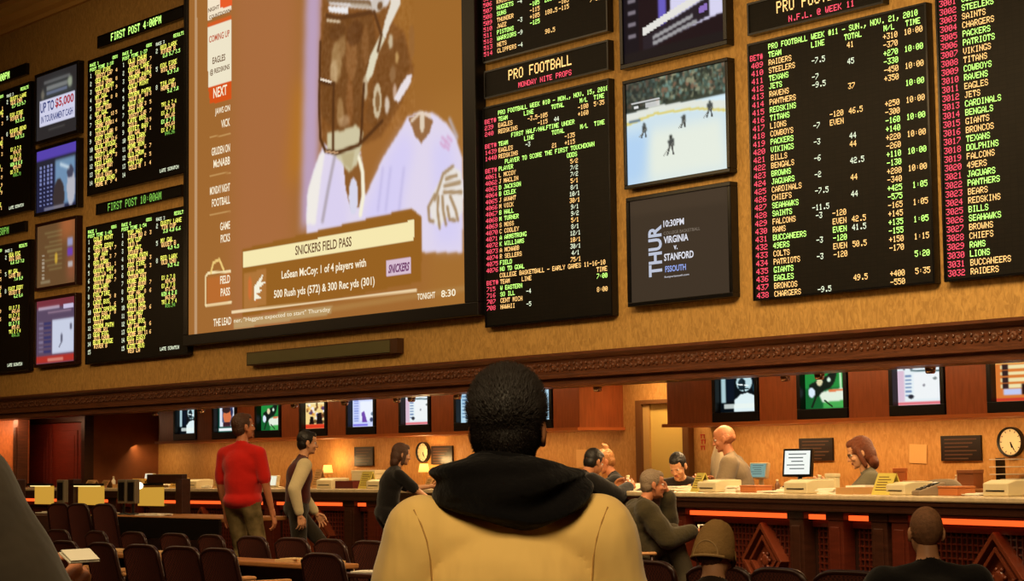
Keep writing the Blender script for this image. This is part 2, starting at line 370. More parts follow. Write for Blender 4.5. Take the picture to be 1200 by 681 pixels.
# futures board at the right edge
NF2 = 'COLTS STEELERS SAINTS CHARGERS PACKERS PATRIOTS VIKINGS TITANS COWBOYS RAVENS EAGLES JETS CARDINALS BENGALS GIANTS BRONCOS TEXANS DOLPHINS FALCONS 49ERS JAGUARS PANTHERS BEARS REDSKINS BILLS SEAHAWKS BROWNS CHIEFS RAMS LIONS BUCCANEERS RAIDERS'.split()
r, P, y = board('odds_board', -10.64, -8.5, 2.79, 5.45, 'black LED board at the right picture edge numbered 3001 to 3032 with team names', group='LED odds boards')
mb = MB(); zt = 2.79 + .03 + .0562 + RP * 31 + .012
for i, nm in enumerate(NF2):
    c = G_ if i % 4 < 2 else O_
    led(mb, str(3001 + i), -10.60, zt, DX * 1.1, DZ, y, R_); led(mb, nm, -10.36, zt, DX, DZ, y, c); zt -= RP
P(mb, 'lettering', LEDC)
# props board
x0, x1, z0, z1 = -17.01, -14.9, 2.785, 5.28
r, P, y = board('odds_board', x0, x1, z0, z1, 'tall black LED props board beside the giant screen with football players and odds', group='LED odds boards')
mb = MB(); xn = x0 + .03; xt = x0 + .27; zt = z1 - .075; rp = .0703; dz = .0072
def row(items):
    global zt
    for s_, x_, c_ in items: led(mb, s_, x_, zt, DX * (1.25 if (c_ == R_) else 1), dz, y, c_)
    zt -= rp
u = lambda f: x0 + (x1 - x0) * f
row([('PRO FOOTBALL WEEK #10 - MON., NOV. 15, 2010', xt, G_)])
row([('BET#', xn, R_), ('TEAM', xt, G_), ('LINE', u(.34), G_), ('TOTAL', u(.56), G_), ('M/L', u(.78), G_), ('TIME', u(.885), G_)])
row([('239', xn, R_), ('EAGLES', xt, O_), ('-3.5-105', u(.37), O_), ('-180', u(.765), O_), ('5:35', u(.885), O_)])
row([('240', xn, R_), ('REDSKINS', xt, O_), ('-115', u(.45), O_), ('44', u(.58), W_), ('+160', u(.765), O_)])
row([('FIRST HALF/HALFTIME UNDER', u(.235), G_)])
row([('BET#', xn, R_), ('TEAM', xt, G_), ('LINE', u(.34), G_), ('TOTAL', u(.56), G_), ('M/L', u(.78), G_), ('TIME', u(.885), G_)])
row([('1439', xn, R_), ('EAGLES', xt, O_), ('-3', u(.35), W_), ('-135', u(.66), O_)])
row([('1440', xn, R_), ('REDSKINS', xt, O_), ('21', u(.56), O_), ('+115', u(.66), O_)])
row([('PLAYER TO SCORE THE FIRST TOUCHDOWN', u(.18), G_)])
row([('BET#', xn, R_), ('PLAYER', xt, G_), ('ODDS', u(.675), G_)])
pl = ['L MCCOY', 'J MACLIN', 'D JACKSON', 'B CELEK', 'J AVANT', 'M VICK', 'B HALL', 'M TURNER', 'S MOSS', 'C COOLEY', 'A ARMSTRONG', 'K WILLIAMS', 'A MCNABB', 'R SELLERS', 'FIELD', 'NO TD GOAL']
od = '5/2 7/2 7/2 5/1 8/1 10/1 30/1 9/1 9/2 5/1 8/1 12/1 10/1 30/1 4/1 75/1'.split()
for i, nm in enumerate(pl):
    c = O_ if i % 4 < 2 else G_
    row([(str(4061 + i), xn, R_), (nm, xt, c), (od[i], u(.70) - (.02 if len(od[i]) > 3 else 0), W_ if i % 3 else O_)])
row([('COLLEGE BASKETBALL - EARLY GAMES 11-16-10', u(.125), O_)])
row([('BET#', xn, R_), ('TEAM', xt, O_), ('LINE', u(.305), O_), ('TIME', u(.885), O_)])
row([('715', xn, R_), ('W EASTERN', xt, G_), ('7:00', u(.885), G_)])
row([('716', xn, R_), ('SO ILL', xt, G_), ('-4', u(.34), W_)])
row([('707', xn, R_), ('CENT MICH', xt, O_), ('8:00', u(.885), O_)])
row([('708', xn, R_), ('HAWAII', xt, O_), ('-5', u(.34), W_)])
P(mb, 'lettering', LEDC)
r, P, y = board('header_board', -16.98, -14.9, 5.37, 5.69, 'black LED header reading PRO FOOTBALL with red MONDAY NITE PROPS', group='LED odds boards')
mb = MB(); led(mb, 'PRO FOOTBALL', -16.55, 5.635, .0145, .0165, y, O_, 6.2); P(mb, 'title_lettering', LEDC); mb = MB(); led(mb, 'MONDAY NITE PROPS', -16.38, 5.47, .0088, .0085, y, R_); P(mb, 'lettering', LEDC)
# basketball board above it
r, P, y = board('odds_board', -17.0, -14.9, 5.78, 8.0, 'black LED basketball board cut by the top edge above the PRO FOOTBALL header', group='LED odds boards')
mb = MB(); nba = 'CELTICS HEAT BULLS ROCKETS LAKERS KNICKS NUGGETS SUNS THUNDER JAZZ PISTONS WARRIORS NETS CLIPPERS'.split(); zt = 5.78 + .06 + rp * 14
lns = ['', '-2', '', '-6', '', '-7', '-4', '', '', '-3', '', '-9', '', '-4']; m1 = ['', '-110', '-115', '-105', '', '', '-115', '-105', '-115', '+105', '-125', '', '', '']; t1 = ['', '198', '', '205.5', '', '201', '', '206.5', '', '188.5', '', '', '98.5', '']; m2 = ['', '-105', '', '-115', '', '-125', '-115', '+105', '-105', '-115', '', '', '', '']
for i, nm in enumerate(nba):
    c = O_ if i % 4 in (0, 1) else G_
    row([(str(501 + i), xn, R_), (nm, xt, c), (lns[i], u(.30), W_), (m1[i], u(.4), c), (t1[i], u(.52), c), (m2[i], u(.63), c), ('7:35' if i in (7, 9, 3) else '', u(.87), c)])
P(mb, 'lettering', LEDC)
# racing boards on the left
HW = 'MY GAL|OLD CHUM|BLUE RIDGE|SEA FOG|PINE TOP|RED LARK|QUIET BAY|FAST EDDY|GOLD MINT|TIN CUP|LATE BUS|WILD OAT|COLD SPRING|BIG EASY|STORM PATH|DUSTY LANE|HOME RUN|TOP HAT|FOX FIRE|RIVER BEND'.split('|')
def racing(x0, x1, z0, z1, lab, seed, nrow=14):
    rs = random.Random(seed)
    r, P, y = board('race_board', x0, x1, z0, z1, lab, group='LED odds boards')
    w_ = x1 - x0; H = z1 - z0; mb = MB(); dz = .0094; dx = .0098; rp = (H - .15) / (max(nrow, 13.5) * 2 + 2.5)
    for c in (0, 1):
        xb = x0 + w_ * (.02 + c * .345); z_ = z1 - .10 - (0 if c == 0 else 0)
        led(mb, 'RACE %d' % (c + 1), xb, z1 - .06, dx * .8, dz * .75, y, G_); led(mb, 'ODDS', xb + w_ * .24, z1 - .06, dx * .7, dz * .7, y, G_)
        z_ = z1 - .06 - rp * 1.1; led(mb, 'POST TIME 1:%02d' % rs.randint(10, 59), xb, z_, dx * .9, dz * .8, y, G_); z_ -= rp
        for i in range(nrow):
            led(mb, str(i + 1), xb + .01, z_ - rp * .3, dx * .8, dz, y, W_)
            nm = rs.choice(HW)
            if i < nrow - rs.randint(0, 1):
                led(mb, nm, xb + w_ * .06, z_, dx * (.98 + .2 * rs.random()), dz * 1.02, y, Y_)
                led(mb, rs.choice(HW)[:rs.randint(5, 9)], xb + w_ * .07, z_ - rp, dx * 1.0, dz * 1.02, y, O_)
                if rs.random() < .75:
                    led(mb, str(rs.randint(1, 12)), xb + w_ * .225, z_ - rp, dx * .9, dz * .85, y, O_); led(mb, str(rs.randint(1, 9)), xb + w_ * .275, z_ - rp, dx * .9, dz * .85, y, O_)
            z_ -= rp * 2
    xb = x0 + w_ * .735; z_ = z1 - .05
    led(mb, 'RACE 3', xb - .1, z_ - rp * .6, dx * .7, dz * .7, y, W_); led(mb, 'RESULTS', x0 + w_ * .87, z_, dx * .7, dz * .8, y, G_); z_ -= rp * 1.6
    for i in range(3):
        led(mb, str(i * 3 + 2), xb - .1, z_ - rp * .4, dx * .9, dz, y, W_); led(mb, rs.choice(HW), xb + .03, z_, dx, dz, y, Y_); led(mb, rs.choice(HW)[:7], xb + .05, z_ - rp, dx, dz, y, O_)
        led(mb, '%d.%d %d.%d %d.%d' % tuple(rs.randint(2, 9) for _ in range(6)) if i < 1 else '   %d.%d %d.%d' % tuple(rs.randint(2, 9) for _ in range(4)), xb + .1, z_ - rp * 2.1, dx * .75, dz * .8, y, G_); z_ -= rp * 4.2
    z_ -= rp * .6
    for i in range(4):
        led(mb, rs.choice(['WIN 4 2 8', 'EX 2 7 8', 'TRI 2 7 4', 'DD 3 8']), xb + .06, z_, dx * .8, dz * .9, y, Y_ if i != 2 else G_); led(mb, '$%d.%d' % (rs.randint(10, 99), rs.randint(10, 99)), xb + .16, z_ - rp * .95, dx * .8, dz * .85, y, O_ if i < 3 else D_); z_ -= rp * 1.95
    led(mb, 'LATE SCRATCH', xb + .02, z0 + .14, dx * .75, dz * .75, y, W_)
    P(mb, 'lettering', LEDC)
racing(-26.51, -23.57, 5.35, 7.42, 'dense LED horse racing board under the header FIRST POST 4:00PM', 1)
racing(-26.54, -23.53, 2.82, 4.89, 'dense LED horse racing board, lower one, left of the giant screen', 5, 15)
racing(-31.4, -28.42, 5.35, 7.42, 'upper LED racing board cut by the left picture edge', 9)
racing(-31.4, -28.42, 2.82, 4.89, 'lower LED racing board cut by the left picture edge, mostly blank', 13, 8)
for (a, b, c, d, t, lab) in ((-26.27, -23.72, 7.57, 7.755, 'FIRST POST 4:00PM', 'narrow LED header reading FIRST POST 4:00PM in green'),
                             (-26.28, -23.76, 5.04, 5.21, 'FIRST POST 10:00AM', 'narrow LED header reading FIRST POST 10:00AM above the lower racing board'),
                             (-31.2, -28.66, 7.57, 7.755, 'FIRST POST 1:00PM', 'narrow LED header over the upper racing board at the left edge'),
                             (-31.2, -28.66, 5.04, 5.21, 'FIRST POST 12:30PM', 'narrow LED header over the lower racing board at the left edge')):
    r, P, y = board('header_board', a, b, c, d, lab, group='LED odds boards', dep=.06)
    mb = MB(); led(mb, t, a + .42 if len(t) < 18 else a + .36, d - .03, .0143, .0165, y, D_ if '10' in t or '12' in t else G_, 6.2); P(mb, 'lettering', LEDC)

# ---------------------------------------------------------------- giant projection screen
SX0, SX1, SZ0, SZ1 = -23.54, -17.05, 2.93, 8.35
scr = empty('projection_screen', ((SX0 + SX1) / 2, YW, SZ0), 'giant projection screen showing a football player in a white jersey', 'screen')
def SP(o): o.parent = scr; o.matrix_parent_inverse = Matrix.Translation(-Vector(scr.location)); return o
fr = MB(); q = .15
for a in ((SX0, SX1, SZ0, SZ0 + q), (SX0, SX1, SZ1 - q, SZ1), (SX0, SX0 + .1, SZ0 + q, SZ1 - q), (SX1 - .24, SX1, SZ0 + q, SZ1 - q)): fr.bx(a[0], a[1], YW - .16, YW, a[2], a[3])
SP(fr.build('frame', M_BLACK, None, .008))
ix0, ix1, iz0, iz1 = SX0 + .1, SX1 - .24, SZ0 + q, SZ1 - q; YS = YW - .13
def uv(px, py):
    p = at(px, py, Y=YS); return ((p.x - ix0) / (ix1 - ix0), (iz1 - p.z) / (iz1 - iz0))
def Q(*pts): return [uv(a, b) for a, b in pts]
pc = Pic(340, 270, (160, 104, 48)); asp = (ix1 - ix0) / (iz1 - iz0)
def Z(*pts): return [uv(350 + x / 2.433, y / 2.433) for x, y in pts]   # detail sketch of the player
pc.poly(Q((272, -80), (350, -80), (345, 380), (272, 400)), (172, 108, 66), 18, .7)
pc.poly(Q((345, 100), (368, 90), (362, 200), (335, 220)), (190, 120, 26), 14, .55)
pc.poly(Q((360, -90), (378, -90), (372, 260), (352, 270)), (190, 164, 200), 7, .9)
pc.poly(Q((440, -60), (560, -60), (560, 140), (470, 120)), (156, 102, 40), 20, .8)
pc.poly(Q((500, 120), (560, 100), (560, 400), (500, 400)), (166, 112, 48), 16, .7)
# helmet and shadowed face
pc.poly(Z((75, -150), (250, -150), (262, 60), (300, 90), (330, 200), (290, 300), (235, 390), (170, 420), (110, 440), (70, 420), (60, 300), (62, 120)), (132, 82, 36), 4)
pc.poly(Z((76, 50), (210, 40), (225, 140), (180, 240), (175, 360), (110, 380), (64, 330), (66, 140)), (116, 72, 32), 3)
pc.poly(Z((235, 130), (300, 100), (318, 190), (270, 310), (220, 370), (190, 340), (215, 220)), (122, 76, 34), 4)
for x, y, rx, ry, c, al in ((108, 175, .018, .05, (176, 140, 92), .8), (100, 205, .014, .03, (196, 164, 120), .8), (150, 150, .02, .07, (150, 100, 54), .8), (122, 130, .016, .03, (156, 116, 70), .8), (118, 320, .012, .035, (170, 130, 82), .8), (146, 290, .012, .06, (150, 96, 50), .7), (160, 95, .03, .03, (96, 56, 24), .8), (110, 90, .03, .02, (100, 60, 26), .7), (130, 345, .02, .014, (196, 160, 120), .6), (190, 130, .012, .05, (140, 92, 48), .8)):
    pc.ell(*Z((x, y))[0], rx, ry, c, 3, al)
pc.noise(*(sorted((Z((60, 0))[0][0], Z((330, 0))[0][0]))), Z((60, -40))[0][1], Z((60, 420))[0][1], 3, 2)
# white shell, band and ear pieces
pc.poly(Z((82, -140), (270, -140), (262, 0), (250, 20), (205, 26), (150, 22), (86, 14)), (222, 216, 214), 2)
pc.poly(Z((84, 18), (142, 20), (142, 42), (86, 34)), (236, 234, 236), 1); pc.poly(Z((146, 4), (206, 8), (200, 24), (150, 18)), (186, 170, 150), 1)
pc.line(Z((84, 0), (200, 6), (216, 24)), .006, (130, 100, 70), 1, asp=asp); pc.line(Z((80, 44), (110, 52), (215, 34)), .007, (92, 54, 24), 1, asp=asp); pc.line(Z((82, 58), (118, 62)), .004, (220, 200, 170), 1, asp=asp)
pc.poly(Z((264, -140), (300, -140), (290, 10), (262, 70), (246, 112), (236, 104), (246, 60), (262, 10)), (228, 220, 205), 1)
pc.poly(Z((236, 92), (246, 112), (228, 150), (212, 210), (196, 236), (190, 222), (204, 160)), (222, 214, 186), 1)
pc.ell(*Z((225, 10))[0], .022, .02, (206, 196, 186), 2); pc.ell(*Z((232, 16))[0], .009, .01, (120, 84, 52), 1)
for x, y, rx, ry, c in ((262, 118, .007, .018, (214, 200, 170)), (280, 165, .006, .014, (200, 160, 100)), (252, 300, .008, .02, (226, 214, 200)), (274, 262, .006, .02, (210, 180, 160)), (190, 250, .008, .03, (206, 190, 160)), (268, 212, .01, .02, (150, 110, 70)), (322, 120, .01, .04, (150, 100, 50))): pc.ell(*Z((x, y))[0], rx, ry, c, 2, .85)
pc.ell(*Z((224, 288))[0], .014, .042, (212, 196, 164), 1, .9); pc.ell(*Z((225, 290))[0], .007, .024, (130, 90, 48), 1, .9)
pc.poly(Z((272, 282), (284, 294), (318, 240), (324, 210), (312, 212), (288, 246)), (232, 222, 226), 1)
pc.line(Z((215, 34), (236, 100), (226, 145)), .006, (92, 54, 24), 1, asp=asp)
# jersey
pc.poly(Z((20, 720), (24, 560), (44, 480), (72, 408), (110, 440), (150, 460), (176, 430), (182, 470), (190, 560), (240, 450), (290, 370), (310, 332), (345, 320), (385, 322), (420, 350), (448, 390), (466, 450), (470, 540), (466, 720), (360, 720)), (224, 214, 236), 2)
pc.poly(Z((182, 620), (240, 470), (300, 370), (330, 420), (300, 560), (290, 680), (200, 680)), (212, 204, 246), 8, .8); pc.poly(Z((60, 640), (84, 500), (110, 450), (140, 600), (130, 680)), (216, 206, 240), 6, .7); pc.poly(Z((380, 400), (440, 400), (466, 700), (390, 700)), (208, 202, 248), 8, .6)
pc.poly(Z((22, 640), (26, 540), (60, 440), (76, 430), (62, 520), (48, 640)), (244, 240, 226), 3, .8)
pc.poly(Z((312, 338), (340, 325), (352, 320), (384, 345), (372, 380), (350, 408), (332, 388), (322, 360)), (150, 104, 64), 1); pc.ell(*Z((352, 348))[0], .008, .025, (222, 204, 180), 1); pc.line(Z((322, 345), (345, 322), (375, 330)), .005, (230, 210, 190), 1, asp=asp)
pc.poly(Z((128, 470), (178, 440), (186, 540), (172, 590), (150, 600), (134, 540)), (140, 90, 42), 1)
pc.poly(Z((82, 378), (125, 372), (164, 356), (184, 378), (180, 410), (166, 470), (142, 492), (122, 462), (82, 428)), (206, 196, 160), 2); pc.poly(Z((120, 440), (160, 430), (150, 486), (130, 470)), (184, 168, 124), 2, .8)
pc.line(Z((172, 450), (182, 490), (184, 560), (176, 612)), .0085, (246, 240, 214), 1, asp=asp); pc.ell(*Z((156, 560))[0], .016, .045, (216, 214, 234), 1)
pc.line(Z((104, 440), (84, 540), (68, 630)), .008, (170, 158, 166), 2, .8, asp=asp)
for x in (240, 262, 300): pc.line(Z((x, 480), (x - 14, 600)), .006, (192, 184, 226), 3, .7, asp=asp)
for x, y in ((414, 398), (424, 408), (410, 414), (430, 396), (422, 420)): pc.line(Z((x - 5, y - 6), (x + 6, y + 6)), .005, (214, 168, 206), 1, .8, asp=asp)
pc.line(Z((430, 340), (452, 392)), .006, (190, 180, 190), 2, .8, asp=asp)
# gloved hand
pc.poly(Z((400, 520), (412, 490), (440, 474), (462, 490), (470, 540), (468, 600), (452, 630), (420, 620), (404, 650), (380, 630), (372, 590), (380, 560)), (232, 226, 220), 2)
for L_ in (((440, 474), (412, 496), (398, 540), (388, 570)), ((388, 556), (370, 590), (372, 628), (384, 632)), ((398, 560), (396, 600), (402, 650)), ((410, 560), (412, 600), (420, 640)), ((424, 590), (430, 626), (446, 628)), ((432, 560), (448, 600), (454, 628)), ((420, 510), (450, 500)), ((416, 530), (460, 520)), ((414, 548), (464, 548))): pc.line(Z(*L_), .0055, (160, 128, 88), 1, .9, asp=asp)
# face mask bars
for L_ in (((60, 230), (58, 300), (62, 396), (76, 430), (110, 436), (170, 414), (205, 380), (238, 345)), ((60, 230), (80, 238), (100, 240)), ((100, 238), (98, 340), (98, 430)), ((182, 300), (180, 360), (176, 405)), ((62, 120), (60, 230)), ((186, 240), (182, 300))): pc.line(Z(*L_), .0062, (84, 48, 20), 1, asp=asp)
pc.line(Z((64, 226), (92, 234)), .0035, (236, 220, 200), 0, asp=asp); pc.line(Z((78, 432), (112, 436)), .003, (190, 150, 110), 0, asp=asp)
# lower third
pc.poly(Q((284, 292), (482, 244), (494, 254), (494, 330), (284, 372)), (150, 96, 32), 1)
pc.poly(Q((285, 296), (485, 258), (485, 282), (285, 314)), (246, 232, 176), 0)
pc.poly(Q((286, 320), (312, 315), (312, 358), (286, 362)), (174, 116, 56), 1); pc.ell(*uv(293, 338), .008, .03, (214, 110, 50), 2, .8); pc.ell(*uv(300, 345), .008, .02, (214, 110, 50), 2, .5)
pc.poly(Q((298, 336), (309, 320), (306, 330), (311, 331), (303, 338), (308, 341), (300, 344), (306, 349), (298, 352)), (246, 240, 216), 0)
pc.poly(Q((453, 306), (482, 301), (481, 320), (453, 325)), (216, 190, 208), 0)
pc.line(Q((272, 366), (488, 340)), .0035, (240, 214, 170), 0, asp=asp)
pc.poly(Q((274, 374), (390, 358), (388, 368), (274, 386)), (184, 150, 100), 1); pc.line(Q((390, 362), (556, 336)), .008, (172, 124, 66), 2, asp=asp)
pc.line(Q((241, 358), (241, 324), (244, 320), (270, 318)), .004, (246, 226, 176), 0, asp=asp); pc.line(Q((241, 358), (271, 354)), .004, (246, 226, 176), 0, asp=asp); pc.line(Q((247, 320), (250, 308), (257, 304), (262, 316)), .005, (236, 200, 120), 0, asp=asp)
pc.poly(Q((242, 326), (270, 320), (270, 352), (242, 356)), (200, 108, 44), 2, .6)
# menu column
pc.poly(Q((243, -6), (271, -12), (271, 12), (243, 24)), (244, 228, 200), 0); pc.poly(Q((258, -30), (272, -33), (272, 6), (258, 10)), (232, 92, 40), 0)
pc.poly(Q((243, 28), (271, 18), (271, 24), (243, 36)), (214, 92, 34), 1)
pc.poly(Q((243, 33), (271, 22), (271, 96), (244, 103)), (238, 228, 200), 0); pc.poly(Q((244, 102), (271, 95), (271, 116), (246, 122)), (214, 82, 24), 0)
for y_ in (161, 206, 252): pc.line(Q((246, y_), (270, y_ - 4)), .0022, (196, 150, 90), 0, asp=asp)
pc.poly(Q((228, -90), (231, -90), (231, 400), (228, 400)), (190, 150, 110), 0)
SP(pc.mesh(ix0, ix1, iz0, iz1, YS, 'picture', None))
LW, LD, LR, LO = glow('caption_white', (250, 236, 205), 1), glow('caption_brown', (112, 80, 52), 1), glow('caption_red', (190, 90, 60), 1), glow('caption_violet', (120, 70, 110), 1)
def cap(s, x0p, y0p, x1p, y1p, m, hpx, bold=.02, shear=0):
    """caption from pixel (x0,ybase) to (x1,...) of the flat screen"""
    a = at(x0p, y0p, Y=YS - .004); b = at(x1p, y1p, Y=YS - .004); k = depth((a + b) / 2) / F_PX
    SP(font_mesh(s, a.x, b.x, (a.z + b.z) / 2, (a.z + b.z) / 2 + hpx * k, YS - .004, m, bold=bold, shear=shear))
cap('NIGHT', 244, 14, 257, 11, LD, 5); cap('COUNTDOWN', 245, 22, 270, 15, LD, 4.5)
cap('COMING UP', 245, 50, 269, 43, LR, 8); cap('EAGLES', 249, 75, 264, 71, LD, 8); cap('@ REDSKINS', 246, 89, 269, 83, LD, 8)
cap('NEXT', 250, 115, 266, 111, LW, 12)
for a_, b_, ya in (('JAWS ON', 'VICK', 136), ('GRUDEN ON', 'McNABB', 182), ('MONDAY NIGHT', 'FOOTBALL', 228), ('GAME', 'PICKS', 271), ('FIELD', 'PASS', 334)):
    wpx = 24 if len(a_) > 9 else (22 if len(a_) > 8 else (18 if len(a_) > 6 else 12))
    cap(a_, 270 - wpx, ya, 269.5, ya - 3.5, LW, 9.5); cap(b_, 270 - wpx * (.9 if len(b_) > 5 else .6 if wpx > 15 else .95), ya + 14, 269.5, ya + 11.5, LW, 9.5)
cap('THE LEAD', 250, 383, 271, 380, LW, 9)
cap('ner, "Haggans expected to start" Thursday', 274, 381, 387, 365, LW, 6.5, .0)
cap('SNICKERS FIELD PASS', 346, 300, 412, 288, LD, 11.5)
cap('LeSean McCoy: 1 of 4 players with', 330, 331, 429, 314, LW, 12.5); cap('500 Rush yds (572) & 300 Rec yds (301)', 321, 353, 439, 336, LW, 12.5)
cap('SNICKERS', 455, 321, 480, 317, LO, 10.5, .04, .3)
cap('TONIGHT', 489, 352, 510, 349, LW, 7.5); cap('8:30', 517, 349, 534, 346.5, LW, 8.5)

# grey strip vent under the screen
r = empty('wall_display_strip', (-20.3, YW, 2.59), 'long unlit olive grey message strip on the wall under the giant screen', 'sign')
a = MB().bx(-22.0, -18.66, YW - .1, YW, 2.59, 2.765).build('housing', mat('bronze_case', (70, 44, 26), .4)); a.parent = r; a.matrix_parent_inverse = Matrix.Translation(-Vector(r.location))
b = MB().bx(-21.97, -18.80, YW - .112, YW - .1, 2.605, 2.75).build('display_face', mat('unlit_display', (92, 88, 58), .35, noise=.1)); b.parent = r; b.matrix_parent_inverse = Matrix.Translation(-Vector(r.location))

# ---------------------------------------------------------------- TV pictures
def pic_player(nx=70, nz=52, tone=0):
    p = Pic(nx, nz, (30, 16, 22) if tone == 0 else (6, 14, 20)); rs = p
    if tone == 0:
        p.rect(0, .16, 0, 1, (22, 16, 24)); p.rect(.36, .44, 0, .7, (104, 92, 190), 2)
        for k in range(6): p.rect(.05, .13, .12 + k * .12, .16 + k * .12, (170, 160, 170), 1, .7)
        p.poly([(.47, .62), (.5, .3), (.6, .22), (.68, .35), (.8, .15), (.92, .2), (.99, .4), (.99, .72), (.5, .82)], (215, 212, 240), 1)
        p.poly([(.5, 0), (.66, 0), (.66, .2), (.58, .3), (.5, .18)], (120, 80, 80), 1); p.ell(.58, .1, .05, .08, (190, 170, 170), 1)
        p.poly([(.2, .68), (.84, .44), (.84, .52), (.2, .76)], (228, 226, 220), 0); p.poly([(.2, .77), (.86, .53), (.86, .72), (.2, .93)], (38, 30, 38), 1)
        p.poly([(.3, .78), (.7, .66), (.7, .7), (.3, .82)], (190, 190, 190), 1, .8); p.poly([(.3, .84), (.74, .72), (.74, .76), (.3, .88)], (190, 190, 190), 1, .8); p.poly([(.76, .62), (.84, .59), (.84, .66), (.76, .68)], (140, 110, 190), 0)
        p.rect(0, 1, .9, 1, (28, 22, 24), 1)
    else:
        p.rect(.02, .14, .1, .75, (190, 225, 232), 2, .9); p.rect(.16, .36, 0, .7, (10, 20, 34), 2)
        p.poly([(.35, 1), (.36, .7), (.52, .56), (.7, .52), (.9, .6), (.98, .8), (1, 1)], (225, 242, 244), 1)
        p.ell(.62, .25, .2, .24, (190, 220, 226), 1); p.ell(.56, .3, .1, .15, (20, 40, 50), 1); p.line([(.45, .3), (.72, .34)], .02, (240, 250, 250)); p.line([(.48, .42), (.72, .42)], .02, (16, 30, 36)); p.line([(.6, .2), (.62, .5)], .02, (14, 26, 30))
        p.rect(.1, 1, .78, .9, (236, 246, 240), 1, .8); p.ell(.9, .4, .07, .12, (30, 60, 70), 1)
    return p
def pic_hockey():
    p = Pic(110, 84, (214, 236, 246)); p.rect(0, 1, 0, .3, (58, 64, 52), 1)
    p.dabs(0, 1, -.02, .26, [(96, 104, 84), (40, 46, 40), (150, 150, 120), (70, 90, 80), (130, 100, 80), (110, 140, 130)], 420, .018); p.rect(.0, .3, .0, .3, (42, 48, 46), 4, .5)
    p.poly([(0, .3), (.3, .27), (.7, .3), (1, .36), (1, .44), (.7, .36), (.3, .33), (0, .38)], (226, 230, 220), 1)
    p.poly([(0, .38), (.3, .335), (.7, .365), (1, .44), (1, .47), (.7, .39), (.3, .36), (0, .42)], (222, 206, 116), 1)
    p.poly([(0, .42), (.3, .37), (.7, .4), (1, .48), (1, 1), (0, 1)], (206, 226, 236), 1); p.poly([(.25, .5), (.95, .5), (1, 1), (.1, 1)], (236, 240, 222), 8, .8); p.rect(0, .22, .5, 1, (160, 200, 246), 8, .6)
    p.rect(.05, .34, .2, .21, (220, 220, 220)); p.rect(.08, .12, .23, .26, (230, 230, 230)); p.rect(.2, .34, .22, .27, (230, 230, 230), 0, .8); p.rect(.02, .14, .37, .39, (70, 100, 150), 1, .8)
    for (x, y, sx) in ((.45, .66, 1.1), (.18, .47, .8), (.84, .39, .9), (.58, .46, .7)):
        p.ell(x, y - .05 * sx, .014 * sx, .02 * sx, (40, 44, 40)); p.poly([(x - .03 * sx, y - .03), (x + .025 * sx, y - .04), (x + .03 * sx, y + .03), (x - .02 * sx, y + .04)], (70, 74, 72)); p.line([(x - .01, y + .03), (x - .035 * sx, y + .1 * sx)], .009, (50, 52, 50)); p.line([(x + .01, y + .03), (x + .02 * sx, y + .1 * sx)], .009, (60, 60, 58)); p.line([(x + .02, y), (x - .07 * sx, y + .1 * sx)], .005, (130, 130, 120))
    return p
def pic_promo():
    p = Pic(60, 46, (62, 50, 38)); p.rect(0, 1, 0, .14, (72, 58, 44), 3, .6); return p
def pic_stats(tone=0):
    if tone == 0:
        p = Pic(60, 46, (34, 34, 60)); p.rect(0, 1, 0, .16, (86, 66, 170), 2); p.rect(0, 1, .16, .3, (40, 38, 50), 1)
        for i in range(10):
            for j in range(4): p.rect(.08 + j * .09, .13 + j * .09, .26 + i * .068, .29 + i * .068, (150, 160, 220), 0, .75)
        p.rect(.46, .95, .22, .95, (130, 170, 205), 3, .8); p.ell(.56, .82, .14, .3, (60, 50, 50), 1); p.ell(.86, .7, .1, .3, (180, 180, 190), 1); p.ell(.84, .45, .08, .1, (70, 70, 90), 1); p.line([(.6, .3), (.8, .38)], .03, (206, 222, 232), 2, asp=1.3)
        p.rect(.2, .7, .95, .98, (160, 160, 180), 1, .7); return p
    if tone == 1:
        p = Pic(60, 46, (104, 74, 44)); p.rect(.6, 1, 0, .3, (176, 100, 56), 8, .8); p.rect(.78, 1, .5, .95, (160, 88, 60), 6, .7)
        for i in range(9): p.rect(.2 + (i % 3) * .06, .66, .12 + i * .075, .145 + i * .075, (160, 150, 96), 1, .5)
        for i in range(7): p.rect(.12, .2, .48 + i * .06, .51 + i * .06, (190, 180, 160), 0, .7)
        p.ell(.5, .56, .04, .09, (220, 180, 60), 1, .8); p.rect(.78, .92, .28, .42, (150, 150, 190), 2); p.rect(.78, .92, .44, .56, (110, 66, 170), 2); p.rect(.8, .92, .66, .74, (180, 170, 170), 1); p.rect(.1, .35, .9, .94, (170, 160, 130), 1, .6); return p
    p = Pic(60, 46, (90, 72, 96)); p.rect(0, 1, 0, .12, (120, 50, 60), 2); p.rect(.05, .6, .1, .14, (220, 210, 230), 1, .7); p.rect(.7, .95, .1, .16, (200, 190, 220), 0); p.rect(.3, .9, .18, .22, (160, 130, 150), 1)
    for i in range(7): p.rect(.2, .38, .34 + i * .075, .38 + i * .075, (60, 56, 100), 0); p.rect(.06, .18, .34 + i * .075, .37 + i * .075, (150, 140, 170), 1, .7)
    p.rect(.42, .97, .32, .86, (200, 206, 226), 1); p.ell(.66, .62, .03, .07, (90, 90, 110)); p.ell(.9, .46, .03, .05, (90, 90, 110)); p.line([(.66, .68), (.6, .76)], .012, (110, 110, 130))
    p.rect(0, 1, .88, 1, (176, 50, 40), 1); p.rect(.3, .7, .93, .96, (230, 180, 160), 1, .7); return p
